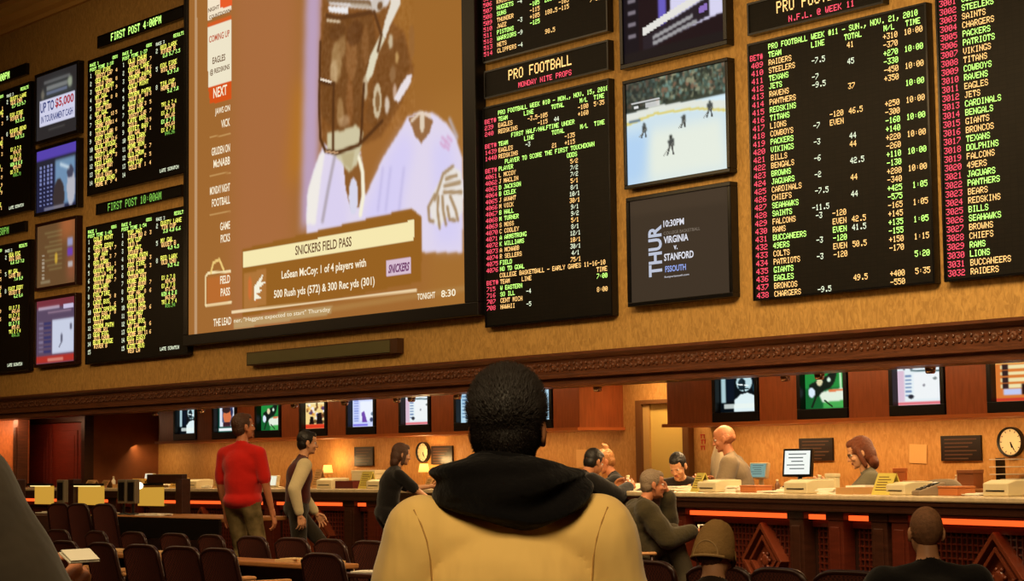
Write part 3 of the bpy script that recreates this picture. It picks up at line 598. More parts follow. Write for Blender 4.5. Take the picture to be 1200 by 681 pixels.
def pic_dark():
    p = Pic(60, 46, (46, 42, 42)); p.ell(.5, .38, .42, .3, (58, 60, 60), 6); p.rect(.18, .82, .1, .14, (130, 130, 130), 1, .6); p.rect(.25, .75, .2, .26, (150, 152, 150), 1, .7)
    p.rect(.24, .76, .28, .33, (120, 130, 160), 1, .8); p.ell(.82, .22, .06, .08, (190, 200, 170), 2, .7); p.ell(.15, .3, .04, .08, (150, 140, 120), 2, .6)
    p.rect(.08, .94, .38, .8, (208, 208, 232), 0); p.rect(.3, .7, .85, .87, (90, 88, 84), 1, .7); return p
TVC = []
def wall_tv(x0, x1, z0, z1, pic, lab, rim=.05, red=False):
    r = empty('wall_television', ((x0 + x1) / 2, YW, z0), lab, 'television', 'televisions on the high wall')
    def P(o): o.parent = r; o.matrix_parent_inverse = Matrix.Translation(-Vector(r.location)); return o
    fr = MB()
    for a in ((x0, x1, z0, z0 + rim), (x0, x1, z1 - rim, z1), (x0, x0 + rim, z0 + rim, z1 - rim), (x1 - rim, x1, z0 + rim, z1 - rim)): fr.bx(a[0], a[1], YW - .11, YW, a[2], a[3])
    P(fr.build('bezel', M_BEZEL if not red else mat('dark_maroon_bezel', (40, 12, 12), .3), None, .006))
    P(MB().bx(x0 + rim * .6, x1 - rim * .6, YW - .085, YW - .001, z0 + rim * .6, z1 - rim * .6).build('back_case', M_BLACK))
    P(pic.mesh(x0 + rim, x1 - rim, z0 + rim, z1 - rim, YW - .09, 'picture', None))
    return P, YW - .094, (x0 + rim, x1 - rim, z0 + rim, z1 - rim)
P, y, (a, b, c, d) = wall_tv(-28.26, -26.79, 6.36, 7.48, pic_dark(), 'wall television showing an UP TO $5,000 promotion')
U = lambda f: a + (b - a) * f
V = lambda f: d - (d - c) * f
P(font_mesh('UP TO', U(.1), U(.44), V(.58), V(.42), y, glow('promo_blue', (70, 78, 130)), bold=.03)); P(font_mesh('$5,000', U(.47), U(.92), V(.58), V(.42), y, glow('promo_red', (170, 60, 70)), bold=.03))
P(font_mesh('IN TOURNAMENT CASH', U(.12), U(.9), V(.74), V(.63), y, glow('promo_blue', (70, 78, 130)), bold=.02))
wall_tv(-28.24, -26.79, 5.22, 6.29, pic_stats(0), 'wall television with purple statistics table and blue figure, second from top at left')
wall_tv(-28.2, -26.81, 4.04, 5.1, pic_stats(1), 'wall television with a brown and orange results page, third from top at left', red=True)
wall_tv(-28.2, -26.82, 2.845, 3.925, pic_stats(2), 'wall television with red bottom banner and pale hockey rink inset, lowest at left', red=True)
wall_tv(-14.7, -13.16, 5.33, 6.46, pic_player(100, 76), 'wall television at the top edge repeating the giant screen football picture')
wall_tv(-14.67, -13.16, 4.07, 5.205, pic_hockey(), 'wall television showing players on a white hockey rink', .04)
P, y, (a, b, c, d) = wall_tv(-14.65, -13.16, 2.85, 3.98, pic_promo(), 'wall television with brown screen reading THUR VIRGINIA v. STANFORD', .045)
GW, GB, GG = glow('promo_white', (225, 226, 236)), glow('promo_pale_blue', (150, 170, 235)), glow('promo_grey', (130, 118, 104))
P(font_mesh('THUR', U(.19), U(.33), V(.77), V(.27), y, glow('promo_big', (190, 196, 214)), bold=.03, rot=90))
P(font_mesh('10:30PM', U(.35), U(.56), V(.3), V(.235), y, GW, bold=.02)); P(font_mesh('COLLEGE BASKETBALL', U(.35), U(.72), V(.375), V(.345), y, GG))
P(font_mesh('VIRGINIA', U(.35), U(.6), V(.46), V(.39), y, GW, bold=.025)); P(font_mesh('v.', U(.45), U(.49), V(.53), V(.49), y, GW, bold=.02)); P(font_mesh('STANFORD', U(.35), U(.65), V(.63), V(.56), y, GW, bold=.025))
P(font_mesh('FSSOUTH', U(.36), U(.57), V(.74), V(.68), y, GB, bold=.02)); P(font_mesh('foxsportssouth.com', U(.35), U(.6), V(.8), V(.775), y, GW))
# ---------------------------------------------------------------- behind the betting counter
def child(o, root):
    o.parent = root; o.matrix_parent_inverse = Matrix.Translation(-Vector(root.location)); return o
XC0, XC1 = at(196, 500, Y=15.2).x, at(690, 500, Y=15.2).x
XD0 = at(793, 500, Y=15.2).x
TVPX = (220, 266, 317, 370, 426, 489, 555, 629, 865, 967, 1078, 1196)
TVX = [at(px, 470, Y=15.1).x for px in TVPX]
def tv_cabinet(x0, x1, lab):
    r = empty('television_cabinet', ((x0 + x1) / 2, YB, 1.64), lab, 'cabinet')
    m_ = MB(); m_.bx(x0, x1, 15.40, YB - .002, 1.675, 2.49); m_.bx(x0, x1, 15.06, 15.40, 2.26, 2.49); e = x0
    for xc in sorted(TVX):
        if x0 < xc < x1: m_.bx(e, xc - .345, 15.06, 15.40, 1.675, 2.26); e = xc + .345
    m_.bx(e, x1, 15.06, 15.40, 1.675, 2.26); child(m_.build('body', M_WOODL), r)
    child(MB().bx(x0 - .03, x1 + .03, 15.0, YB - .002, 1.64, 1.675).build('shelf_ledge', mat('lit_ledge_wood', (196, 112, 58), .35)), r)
    return r
tv_cabinet(XC0, XC1, 'long cherry wood cabinet left of the door holding a row of televisions')
tv_cabinet(XD0, -7.5, 'long cherry wood cabinet right of the door holding a row of televisions')
def pic_horse():
    p = Pic(60, 50, (20, 96, 44)); p.rect(0, 1, 0, .5, (34, 140, 60), 3); p.poly([(.45, .7), (1, .6), (1, 1), (.4, 1)], (70, 170, 80), 2); p.line([(.82, .0), (.84, .62)], .03, (200, 240, 190), 1); p.poly([(.3, .6), (1, .5), (1, .8), (.4, .85)], (228, 240, 220), 2)
    p.poly([(.1, .4), (.4, .25), (.52, .2), (.62, .05), (.76, .1), (.7, .35), (.6, .5), (.45, .55), (.3, .7), (.1, .7)], (16, 30, 22), 1); p.ell(.34, .35, .07, .1, (226, 214, 170), 1); p.ell(.56, .3, .04, .06, (220, 240, 220), 1); p.ell(.15, .6, .08, .12, (220, 236, 250), 1); p.line([(.25, .7), (.15, .95)], .03, (20, 30, 20)); p.line([(.45, .8), (.62, .95)], .025, (30, 60, 30)); p.poly([(.55, .55), (.95, .53), (.95, .58), (.55, .6)], (226, 120, 70), 1); return p
def pic_face():
    p = Pic(50, 60, (16, 70, 60)); p.rect(.08, .8, .02, .8, (226, 232, 244), 1); p.rect(.2, .7, .12, .66, (70, 80, 120), 2); p.ell(.44, .42, .2, .28, (216, 116, 70), 1); p.ell(.4, .22, .2, .12, (50, 30, 30), 1); p.ell(.66, .3, .06, .14, (40, 50, 90), 1); p.rect(.24, .6, .66, .8, (60, 30, 40), 1)
    p.rect(.04, .98, .86, .95, (240, 244, 246), 1); p.rect(.8, .96, .1, .84, (20, 110, 80), 2); return p
def pic_yel():
    p = Pic(50, 60, (246, 214, 140)); p.rect(0, 1, 0, .2, (250, 236, 180), 2); p.dabs(.05, .95, .2, .8, [(90, 60, 30), (240, 240, 250), (226, 150, 60), (70, 50, 110), (120, 60, 30)], 46, .05); p.poly([(.15, .85), (.2, .6), (.32, .6), (.36, .85)], (20, 12, 10), 1); p.poly([(.45, .86), (.5, .5), (.66, .48), (.74, .86)], (20, 12, 14), 1); p.rect(0, 1, .86, 1, (222, 60, 34), 2); return p
def pic_blue():
    p = Pic(50, 60, (206, 216, 252)); p.rect(.3, .95, .2, .8, (236, 242, 255), 3)
    for i in range(9): p.rect(.05, .24, .15 + i * .08, .19 + i * .08, (120, 140, 220), 1, .8)
    p.poly([(.38, .85), (.36, .55), (.46, .5), (.58, .85)], (110, 70, 170), 1); p.rect(.02, .6, .9, .97, (130, 120, 230), 1); p.ell(.8, .6, .07, .06, (110, 130, 150), 1); p.ell(.75, .78, .06, .07, (60, 70, 110), 1); p.dabs(.05, .95, .0, .1, [(60, 60, 120), (150, 60, 90)], 14, .03); return p
def pic_rink():
    p = Pic(60, 60, (230, 240, 244)); p.rect(0, 1, 0, .12, (150, 190, 196), 2); p.line([(.3, .2), (1, .24)], .02, (60, 90, 96), 1); p.dabs(.1, .7, .02, .16, [(40, 40, 50), (236, 240, 240)], 22, .04)
    for i in range(6): p.rect(.16, .3, .3 + i * .09, .34 + i * .09, (90, 120, 170), 1, .8)
    p.rect(.34, .97, .27, .86, (240, 244, 246), 1); p.rect(0, .14, .2, .9, (220, 190, 210), 2); p.ell(.28, .8, .06, .05, (40, 40, 50), 1); p.ell(.56, .55, .03, .03, (130, 130, 140)); p.ell(.8, .4, .04, .03, (120, 130, 130)); p.rect(0, 1, .93, 1, (226, 110, 120), 2); return p
def pic_rows():
    p = Pic(60, 60, (216, 120, 50)); p.rect(0, 1, 0, .16, (250, 220, 130), 2)
    for i in range(4): p.rect(.1, .95, .2 + i * .14, .28 + i * .14, (240, 226, 170), 1); p.rect(.12, .24, .18 + i * .14, .3 + i * .14, (50, 30, 30), 1)
    p.rect(.15, .5, .72, .86, (190, 200, 240), 2); p.rect(.5, 1, .62, .85, (40, 16, 14), 2); p.rect(0, 1, .92, 1, (200, 60, 40), 1); return p
def pic_plain():
    p = Pic(40, 50, (180, 216, 236)); p.rect(.1, .4, .1, .9, (210, 236, 246), 2)
    for i in range(8): p.rect(.05, .25, .1 + i * .1, .15 + i * .1, (100, 140, 180), 1)
    return p
SMALL = [(220, 'player in white', lambda: pic_player(50, 50, 1)), (266, 'man with an orange face in a white frame', pic_face), (317, 'horses on green grass, left of the door', pic_horse), (370, 'yellow picture with two dark figures', pic_yel), (426, 'pale blue page with a violet shape', pic_blue), (489, 'white hockey rink, left of the door', pic_rink), (555, 'pale page behind the hooded man, left of his head', pic_plain), (629, 'pale blue page just right of the hooded man head', pic_plain),
         (865, 'helmeted player in pale blue tones', lambda: pic_player(60, 60, 1)), (967, 'green racing picture, right of the door', pic_horse), (1078, 'white hockey rink with side table, right of the door', pic_rink), (1196, 'orange page of text rows at the right picture edge', pic_rows)]
for px, what, pf in SMALL:
    xc = at(px, 470, Y=15.1).x; W2, H0, H1 = .335, 1.68, 2.235; x0, x1 = xc - W2, xc + W2
    r = empty('cabinet_television', (xc, 15.38, H0), 'cabinet television showing ' + what, 'television', 'televisions above the betting counter')
    fr = MB(); yf = 15.04
    for a in ((x0, x1, H0, H0 + .1), (x0, x1, H1 - .035, H1), (x0, x0 + .05, H0 + .1, H1 - .035), (x1 - .05, x1, H0 + .1, H1 - .035)): fr.bx(a[0], a[1], yf, 15.38, a[2], a[3])
    child(fr.build('case', M_BLACK, None, .006), r)
    child(pf().mesh(x0 + .05, x1 - .05, H0 + .1, H1 - .035, 15.125, 'picture', None), r)
# soffit spotlights
for i, px in enumerate((182, 236, 345, 404, 465, 482, 536, 700, 920, 960, 1090)):
    p = at(px, 441 + (600 - px) * .028, Y=14.15); p.z = 2.075
    r = empty('track_spotlight', p, 'small ceiling spotlight tucked under the carved cornice', 'spotlight', 'spotlights under the cornice')
    child(MB().lathe([(.05, .0), (.055, .012), (.03, .03), (.012, .04), (.012, .425)], p, 12).build('bracket', M_BRASS, smooth=True), r)
    child(MB().lathe([(.035, -.05), (.045, -.04), (.05, 0)], p, 12).build('lamp_head', mat('chrome_lamp', (200, 170, 140), .25, metal=.9), smooth=True), r)
# lamp light under the soffit and beneath the cabinets
def X(px, Y): return at(px, 500, Y=Y).x
for a, b, pw in ((108, 200, 16), (215, 420, 24), (430, 690, 26), (735, 830, 30), (830, 1010, 22), (1010, 1250, 22)):  # left-end and door spans have no cabinet: added fill lamps
    xa, xb = X(a, 15.4), X(b, 15.4)
    area('under_cabinet_and_fill_light', ((xa + xb) / 2, 15.30, 1.62 if not 735 <= a < 830 else 2.4), ((xa + xb) / 2, 15.62, .9), xb - xa, .12, pw * .62, (1, .62, .28), 160)
for a, b, pw in ((180, 420, 26), (430, 700, 34), (700, 960, 42), (960, 1260, 40)):
    xa, xb = X(a, 13.9), X(b, 13.9)
    area('soffit_light', ((xa + xb) / 2, 13.62, 2.04), ((xa + xb) / 2, 12.9, .9), xb - xa, .1, pw * 1.1, (1, .66, .32), 120)

for a, b in ((215, 690), (800, 1250)):  # added fill to brighten the cabinet fronts, no fixture behind it
    xa, xb = X(a, 14.3), X(b, 14.3); area('cabinet_fill_light', ((xa + xb) / 2, 14.12, 2.42), ((xa + xb) / 2, 15.06, 1.9), xb - xa, .08, 16 if a < 500 else 14, (1, .62, .3), 140)
# left end: wood panelled wall, pilaster and lit niche
XP = at(103, 520, Y=14.5).x
slab('wall_left_panel', -34, XP, 14.5, 14.6, 0, 2.42, M_DARK)
struct(MB().bx(XP - .1, XP, 14.6, YB, 0, 2.42).build('wall_left_return', mat('brown_end_wall', (150, 88, 48), .6, noise=.2, nscale=6)))
area('panel_fill_light', (XP - 1.6, 13.6, 2.03), (XP - 1.8, 14.45, .9), 3, .1, 16, (1, .5, .26))  # extra lamp without fixture, added to brighten the red door
M_PANEL = mat('dark_red_panel', (120, 40, 24), .45, noise=.25, nscale=4, stretch=(1, 1, 8))
r = empty('double_panel_door', (at(62, 520, Y=14.5).x, 14.5, 0), 'dark red double panel door at the left end of the hall', 'door')
xa, xb = at(27, 520, Y=14.45).x, at(97, 520, Y=14.45).x
for i in (0, 1):
    u0 = xa + (xb - xa) * (.5 * i) + .02; u1 = xa + (xb - xa) * (.5 * i + .5) - .02
    lf = child(MB().bx(u0, u1, 14.44, 14.499, .02, 2.0).build('door_leaf', M_PANEL, None, .008), r)
    for (za, zb) in ((.15, .85), (.98, 1.88)):
        m_ = MB(); m_.bx(u0 + .12, u1 - .12, 14.425, 14.44, za, zb); m_.bx(u0 + .2, u1 - .2, 14.415, 14.425, za + .08, zb - .08)
        c_ = m_.build('raised_panel', M_PANEL, None, .006); c_.parent = lf
fr = MB(); fr.bx(xa - .12, xa, 14.42, 14.499, 0, 2.12); fr.bx(xb, xb + .12, 14.42, 14.499, 0, 2.12); fr.bx(xa, xb, 14.42, 14.499, 2.01, 2.12); child(fr.build('door_frame', M_DARK, None, .005), r)
xl = at(11, 520, Y=13.7).x
mb = MB(); mb.bx(xl - .085, xl + .085, 13.80, 13.98, 0, 2.07); mb.bx(xl - .11, xl + .11, 13.79, 13.98, 0, .3); mb.bx(xl - .05, xl + .05, 13.785, 13.80, .4, 1.95); struct(mb.build('wall_pilaster', M_WOOD, None, .008))
slab('wall_niche', -34, xl - .12, 13.98, 14.1, 0, 2.07, mat('copper_wallpaper', (200, 120, 66), .4, noise=.3, nscale=14))
area('niche_light', (xl - .8, 13.6, 1.95), (xl - .8, 13.95, 1.2), .8, .1, 2, (1, .6, .3))

# door behind the counter
r = struct(MB().bx(X(765, YB), X(807, YB), YB - .03, YB - .002, 0, 1.93).build('door_1', mat('pale_yellow_door', (222, 192, 104), .5)))
mb = MB(); a, b, c, d = X(751, YB), X(765, YB), X(807, YB), X(813, YB)
mb.bx(a, a + .1, YB - .09, YB - .002, 0, 1.98); mb.bx(d - .1, d, YB - .09, YB - .002, 0, 1.98); mb.bx(a + .1, d - .1, YB - .09, YB - .002, 1.93, 1.98)
struct(mb.build('door_1_frame', mat('brown_door_trim', (112, 74, 40), .4), None, .005))
struct(MB().bx(a + .1, b, YB - .06, YB - .002, 0, 1.93).build('door_1_jamb', mat('pale_jamb', (196, 160, 96), .5)))
mb = MB(); mb.lathe([(.001, 0), (.03, -.012), (.03, -.04), (.012, -.05), (.012, -.0501)], (c - .1, YB - .03, .98), 12, axis='y'); hh = mb.build('door_handle', M_BRASS, r, smooth=True)

# back work counter, wall signs, clocks
r = empty('back_counter', (-13, YB - .3, 0), 'low wooden work counter along the amber wall behind the clerks', 'counter')
child(MB().bx(X(830, 15.3), -7.6, 15.2, YB - .01, .93, .97).build('worktop', M_TAN, None, .006), r); child(MB().bx(X(832, 15.3), -7.6, 15.26, YB - .01, 0, .93).build('cupboards', M_WOODL), r)
r = empty('back_counter', (-19, YB - .3, 0), 'low wooden work counter behind the counter left of the door', 'counter')
child(MB().bx(XC0, X(735, 15.3), 15.2, YB - .01, .93, .97).build('worktop', M_TAN, None, .006), r); child(MB().bx(XC0, X(732, 15.3), 15.26, YB - .01, 0, .93).build('cupboards', M_WOODL), r)
def on_wall(px0, py0, px1, py1, y=YB):
    p, q = at(px0, py0, Y=y), at(px1, py1, Y=y); return min(p.x, q.x), max(p.x, q.x), min(p.z, q.z), max(p.z, q.z)
M_SIGN = mat('black_letterboard', (30, 18, 14), .4); M_SIGNT = mat('dull_letter_rows', (86, 58, 38), .5)
for q, lab in (((417, 524, 439, 546), 'small square dark notice board on the amber wall above a white box'), ((507, 523, 532, 544), 'dark notice board right of the small clock with lit lamp below'), ((938, 514, 978, 540), 'dark notice board with faint rows beside the woman with auburn hair'), ((1104, 511, 1152, 540), 'dark notice board left of the round wall clock at the right edge')):
    x0, x1, z0, z1 = on_wall(*q); r = empty('notice_board', ((x0 + x1) / 2, YB, z0), lab, 'notice board', 'dark notice boards on the back wall')
    child(MB().bx(x0, x1, YB - .03, YB - .002, z0, z1).build('panel', M_SIGN, None, .004), r)
    m_ = MB(); n = 6
    for i in range(n): zz = z1 - (z1 - z0) * (i + .8) / (n + .6); m_.bx(x0 + .05, x1 - .05 - (i % 3) * .05, YB - .033, YB - .03, zz - .012, zz)
    child(m_.build('text_rows', M_SIGNT), r)
def clock(px, py, rad, lab):
    p = at(px, py, Y=YB - .03); r = empty('wall_clock', (p.x, YB, p.z), lab, 'clock', 'round wall clocks')
    c = (p.x, YB - .002, p.z); m_ = MB(); m_.lathe([(rad, 0), (rad, -.05), (rad * .97, -.06), (rad * .88, -.05), (rad * .86, -.03), (rad * .86, -.0295)], c, 36, axis='y')
    child(m_.build('rim', M_BLACK, smooth=False), r)
    child(MB().lathe([(rad * .87, -.03), (rad * .87, -.034), (.001, -.034)], c, 36, axis='y').build('dial', mat('cream_dial', (236, 218, 176), .5)), r)
    m_ = MB()
    for k in range(12):
        a = k * PI / 6; m_.box((p.x + math.sin(a) * rad * .74, YB - .0375, p.z + math.cos(a) * rad * .74), (.007, .002, rad * .12), Matrix.Rotation(a, 3, 'Y'))
    child(m_.build('hour_marks', M_BLACK), r)
    for a, L_, w_ in ((math.radians(152), rad * .62, .008), (math.radians(165), rad * .4, .012)):
        d_ = Vector((math.sin(a), 0, math.cos(a))); child(MB().box((p.x + d_.x * L_ / 2, YB - .039, p.z + d_.z * L_ / 2), (w_, .002, L_), Matrix.Rotation(a, 3, 'Y')).build('hand', M_BLACK), r)
clock(1184.5, 518, .145, 'round black rimmed wall clock at the right picture edge')
clock(496, 530, .135, 'round black rimmed wall clock above the glowing lamp left of the hooded man')
def sheet(q, lab, m=M_CREAM, name='wall_notice', tilt=0):
    x0, x1, z0, z1 = on_wall(*q); o = MB().box((0, 0, 0), (x1 - x0, .006, z1 - z0), Matrix.Rotation(tilt, 3, 'Y')).build(name, m, None, 0, loc=((x0 + x1) / 2, YB - .008, (z0 + z1) / 2)); return tag(o, lab, 'notice')
sheet((1066, 521, 1087, 543), 'tan paper notice taped to the amber wall between the two dark boards', mat('tan_paper', (222, 176, 110), .8), tilt=.05)
sheet((676, 527, 688, 548), 'pale paper notice on the wall behind the leaning customer in black', mat('tan_paper', (222, 176, 110), .8))
r = MB(); p = at(823, 520, Y=YB - .01)
for dz, dx in ((.1, 0), (.04, .01), (-.03, 0)): r.box((dx, 0, dz), (.07, .004, .012)); r.box((dx - .02, 0, dz - .02), (.012, .004, .045)); r.box((dx + .025, 0, dz - .02), (.012, .004, .045))
tag(r.build('wall_marker', mat('red_paint_mark', (190, 50, 30), .6), None, loc=(p.x, YB - .004, p.z)), 'small red upright characters on the yellow wall right of the door', 'sign')
# white jacket on a hook
p = at(842, 540, Y=15.62); r = empty('hanging_jacket', (p.x, YB, 1.0), 'white jacket hanging on the wall behind the bald clerk', 'jacket')
m_ = MB(); rings = []
for i in range(9):
    t = i / 8; z_ = 1.47 - .5 * t; wd = .05 + .08 * min(1, t * 2.2)
    rings.append([Vector((p.x + math.cos(a) * wd * (1 + .08 * math.sin(3 * a + i)), YB - .08 + math.sin(a) * .05 * (1 + .3 * math.sin(5 * a + i * .7)), z_)) for a in [2 * PI * k / 20 for k in range(20)]])
m_.add([q for R_ in rings for q in R_], [(i * 20 + k, i * 20 + (k + 1) % 20, (i + 1) * 20 + (k + 1) % 20, (i + 1) * 20 + k) for i in range(8) for k in range(20)] + [tuple(range(20))[::-1], tuple(160 + k for k in range(20))])
child(m_.build('jacket_body', mat('white_cloth', (232, 220, 190), .8), smooth=True), r)
for s_ in (-1, 1): child(MB().tube([(p.x + s_ * .05, YB - .08, 1.44), (p.x + s_ * .11, YB - .08, 1.3), (p.x + s_ * .13, YB - .09, 1.02)], .035, 10, r2=.04).build('sleeve', MATS['white_cloth'], smooth=True), r)
child(MB().tube([(p.x, YB - .003, 1.5), (p.x, YB - .07, 1.5), (p.x, YB - .09, 1.47)], .008, 8).build('hook', M_BRASS), r)

# ---------------------------------------------------------------- the betting counter
CA, CB, CC = at(-60, 560, Y=13.15), at(618, 560, Y=12.95), at(1275, 560, Y=10.75)
CA.z = CB.z = CC.z = 0
def cpt(px, off=0):
    for P_, Q_ in ((CA, CB), (CB, CC)):
        d = (Q_ - P_).normalized(); n = Vector((-d.y, d.x, 0))
        if n.y < 0: n = -n
        P2 = P_ + n * off; rr = ray(px, 575); rr = Vector((rr.x, rr.y, 0))
        # EYE + t*rr = P2 + u*d
        det = rr.x * (-d.y) + d.x * rr.y; b = P2 - Vector((EYE.x, EYE.y, 0))
        t = (b.x * (-d.y) + d.x * b.y) / det; u = (rr.x * b.y - rr.y * b.x) / det; L = (Q_ - P_).length
        if u <= L + .05 or P_ is CB: return EYE.xy.to_3d() + rr * t, u, d, n
M_RED = glow('red_light_tube', (255, 90, 34), 1.5)
M_LAT = mat('lattice_wood', (44, 22, 14), .5, noise=.3, nscale=10)
M_PIL = mat('mahogany_pilaster', (88, 34, 20), .35, noise=.3, nscale=5, stretch=(1, 1, 8))
M_TOPW = mat('counter_apron_wood', (56, 30, 20), .3, noise=.35, nscale=5, stretch=(8, 8, 1))
def run(P_, Q_, label, diamonds, pils):
    d = (Q_ - P_); L = d.length; ang = math.atan2(d.y, d.x)
    r = empty('betting_counter', P_, label, 'counter', rz=ang)
    MB().bx(0, L, -.02, .62, .955, 1.0).build('worktop', M_STONE, r, .012)
    a = MB(); a.bx(0, L, 0, .60, .86, .955); a.bx(0, L, -.012, 0, .87, .885); a.bx(0, L, -.01, 0, .925, .95); a.build('apron', M_TOPW, r)
    MB().bx(0, L, .16, .26, .0, .86).build('front_panel', M_LAT, r)
    MB().bx(0, L, .10, .16, 0, .12).build('kickboard', M_DARK, r, .004)
    us = sorted(pils); edges = [0] + us + [L]; last = 0
    for k, u in enumerate(us):
        m_ = MB(); m_.bx(u - .10, u + .10, .05, .16, .12, .86); m_.bx(u - .12, u + .12, .04, .16, .0, .14); m_.bx(u - .12, u + .12, .04, .16, .80, .86); m_.bx(u - .06, u + .06, .04, .05, .2, .75)
        m_.build('pilaster', M_PIL if k % 2 else M_DARK, r, .006)
    for k in range(len(edges) - 1):
        a, b = edges[k] + (.13 if k else 0), edges[k + 1] - (.13 if k < len(edges) - 2 else 0)
        if b - a > .1:
            MB().bx(a, b, .085, .12, .80, .838).build('light_tube', M_RED, r)
            m_ = MB(); zz = .2
            while zz < .74: m_.bx(a + .03, b - .03, .145, .16, zz, zz + .012); zz += .05
            xx = a + .05
            while xx < b - .03: m_.bx(xx, xx + .012, .14, .16, .17, .75); xx += .06
            m_.bx(a, b, .12, .16, .74, .79); m_.bx(a, b, .12, .16, .12, .17)
            m_.build('lattice_panel', M_PIL, r)
    for u in diamonds:
        m_ = MB(); rad = .31
        for (R1, R2, y0) in ((rad, rad - .05, .06), (rad - .1, rad - .14, .075)):
            pts = [(0, 1), (1, 0), (0, -1), (-1, 0)]
            for i in range(4):
                a, b = pts[i], pts[(i + 1) % 4]
                m_.prism([(u + a[0] * R1, y0, .45 + a[1] * R1), (u + b[0] * R1, y0, .45 + b[1] * R1), (u + b[0] * R2, y0 - .0, .45 + b[1] * R2), (u + a[0] * R2, y0, .45 + a[1] * R2)], (0, .10, 0))
        m_.prism([(u, .12, .45 + .26), (u + .26, .12, .45), (u, .12, .45 - .26), (u - .26, .12, .45)], (0, .03, 0))
        o = m_.build('diamond_ornament', mat('polished_mahogany', (108, 50, 30), .25, noise=.25, nscale=6), r, .004)
        m_ = MB(); m_.lathe([(.055, 0), (.05, -.02), (.03, -.028), (.001, -.02)], (u, .12, .45), 16, axis='y')
        for k in range(6): m_.lathe([(.02, 0), (.015, -.02), (.001, -.024)], (u + .06 * math.cos(k * PI / 3), .12, .45 + .06 * math.sin(k * PI / 3)), 8, axis='y')
        m_.build('rosette', MATS['polished_mahogany'], o, smooth=True)
    return r
U1 = lambda px: cpt(px, .09)[1]
run(CA, CB - (CB - CA).normalized() * .0, 'long wooden betting counter left of the hooded man with red light tube', [U1(p) for p in (70, 237, 372, 520)], [U1(p) for p in (135, 160, 290, 318, 412, 440, 585, 612)])
run(CB, CC, 'wooden betting counter at right with red light tube and carved diamonds', [U1(p) for p in (690, 893, 1165)], [U1(p) for p in (770, 800, 937, 983, 1034, 1058)])

# ---------------------------------------------------------------- things on the counters
def put(px, off, name, label, cat, group=None, z=1.0, turn=0, back=False):
    if back:
        p = at(px, 560, Y=YB - off); ang = 0; dd = Vector((1, 0, 0))
    else:
        p, u, dd, n = cpt(px, off); ang = math.atan2(dd.y, dd.x)
    p = Vector((p.x, p.y, z)); D = depth(p); r = empty(name, p, label, cat, group, rz=ang + turn)
    v = (p - EYE).normalized(); k = D / F_PX
    sh = abs(Vector((dd.x, dd.y, 0)).cross(Vector((v.x, v.y, 0)).normalized()).z)
    return r, k, sh
def printer(px, wpx, hpx, lab, off=.25, m=M_CREAM, turn=0, **k_):
    r, k, sh = put(px, off, 'ticket_printer', lab, 'ticket printer', 'betting terminals on the counter', turn=turn, **k_); w_, h = wpx * k / sh * .8, hpx * k
    m_ = MB(); m_.prism([(-w_ / 2, -.13, 0), (-w_ / 2, -.13, h * .8), (-w_ / 2, -.06, h), (-w_ / 2, .13, h), (-w_ / 2, .13, 0)], (w_, 0, 0)); m_.build('case', m, r, .008)
    m_ = MB(); m_.bx(-w_ * .35, w_ * .35, -.1, -.03, h * .86, h * .93); 
    MB().bx(-w_ * .36, w_ * .36, -.134, -.13, h * .3, h * .38).build('slot', M_BLACK, r)
    MB().bx(-w_ * .38, w_ * .38, .0, .1, h, h + .006).build('lid', mat('grey_beige_lid', (170, 156, 128), .5), r)
def tent(px, wpx, hpx, lab, off=.2, m=M_YEL, turn=0):
    r, k, sh = put(px, off, 'tent_sign', lab, 'sign', 'upright signs on the counter', turn=turn); w_, h = wpx * k / sh * .85, hpx * k
    m_ = MB(); m_.prism([(-w_ / 2, -.07, 0), (-w_ / 2, -.062, 0), (-w_ / 2, .008, h), (-w_ / 2, 0, h)], (w_, 0, 0)); m_.build('front_sheet', m, r)
    m_ = MB(); m_.prism([(-w_ / 2, .07, 0), (-w_ / 2, .062, 0), (-w_ / 2, .001, h), (-w_ / 2, .009, h)], (w_, 0, 0)); m_.build('back_sheet', m, r)
    m_ = MB()
    for i in range(6):
        t = .82 - i * .12; y_ = -.07 + .07 * t; m_.bx(-w_ * .36, w_ * (.36 if i % 2 else .2), y_ - .002, y_ + .001, h * t - .004, h * t + .004)
    m_.build('printed_lines', mat('print_brown', (128, 104, 50), .7), r)
def papers(px, wpx, lab, off=.3, h=.02, m=M_WHITE, turn=.2, n=4, z=1.0, back=False):
    r, k, sh = put(px, off, 'paper_stack', lab, 'papers', 'paper stacks on the counter', turn=turn, z=z, back=back); w_ = wpx * k / sh * .7
    rs = random.Random(px)
    for i in range(n):
        MB().box((rs.uniform(-.02, .02), rs.uniform(-.02, .02), h * (i + .5) / n + .0005 * i), (w_, .22, h / n * .98), Matrix.Rotation(rs.uniform(-.25, .25), 3, 'Z')).build('sheets', m, r)
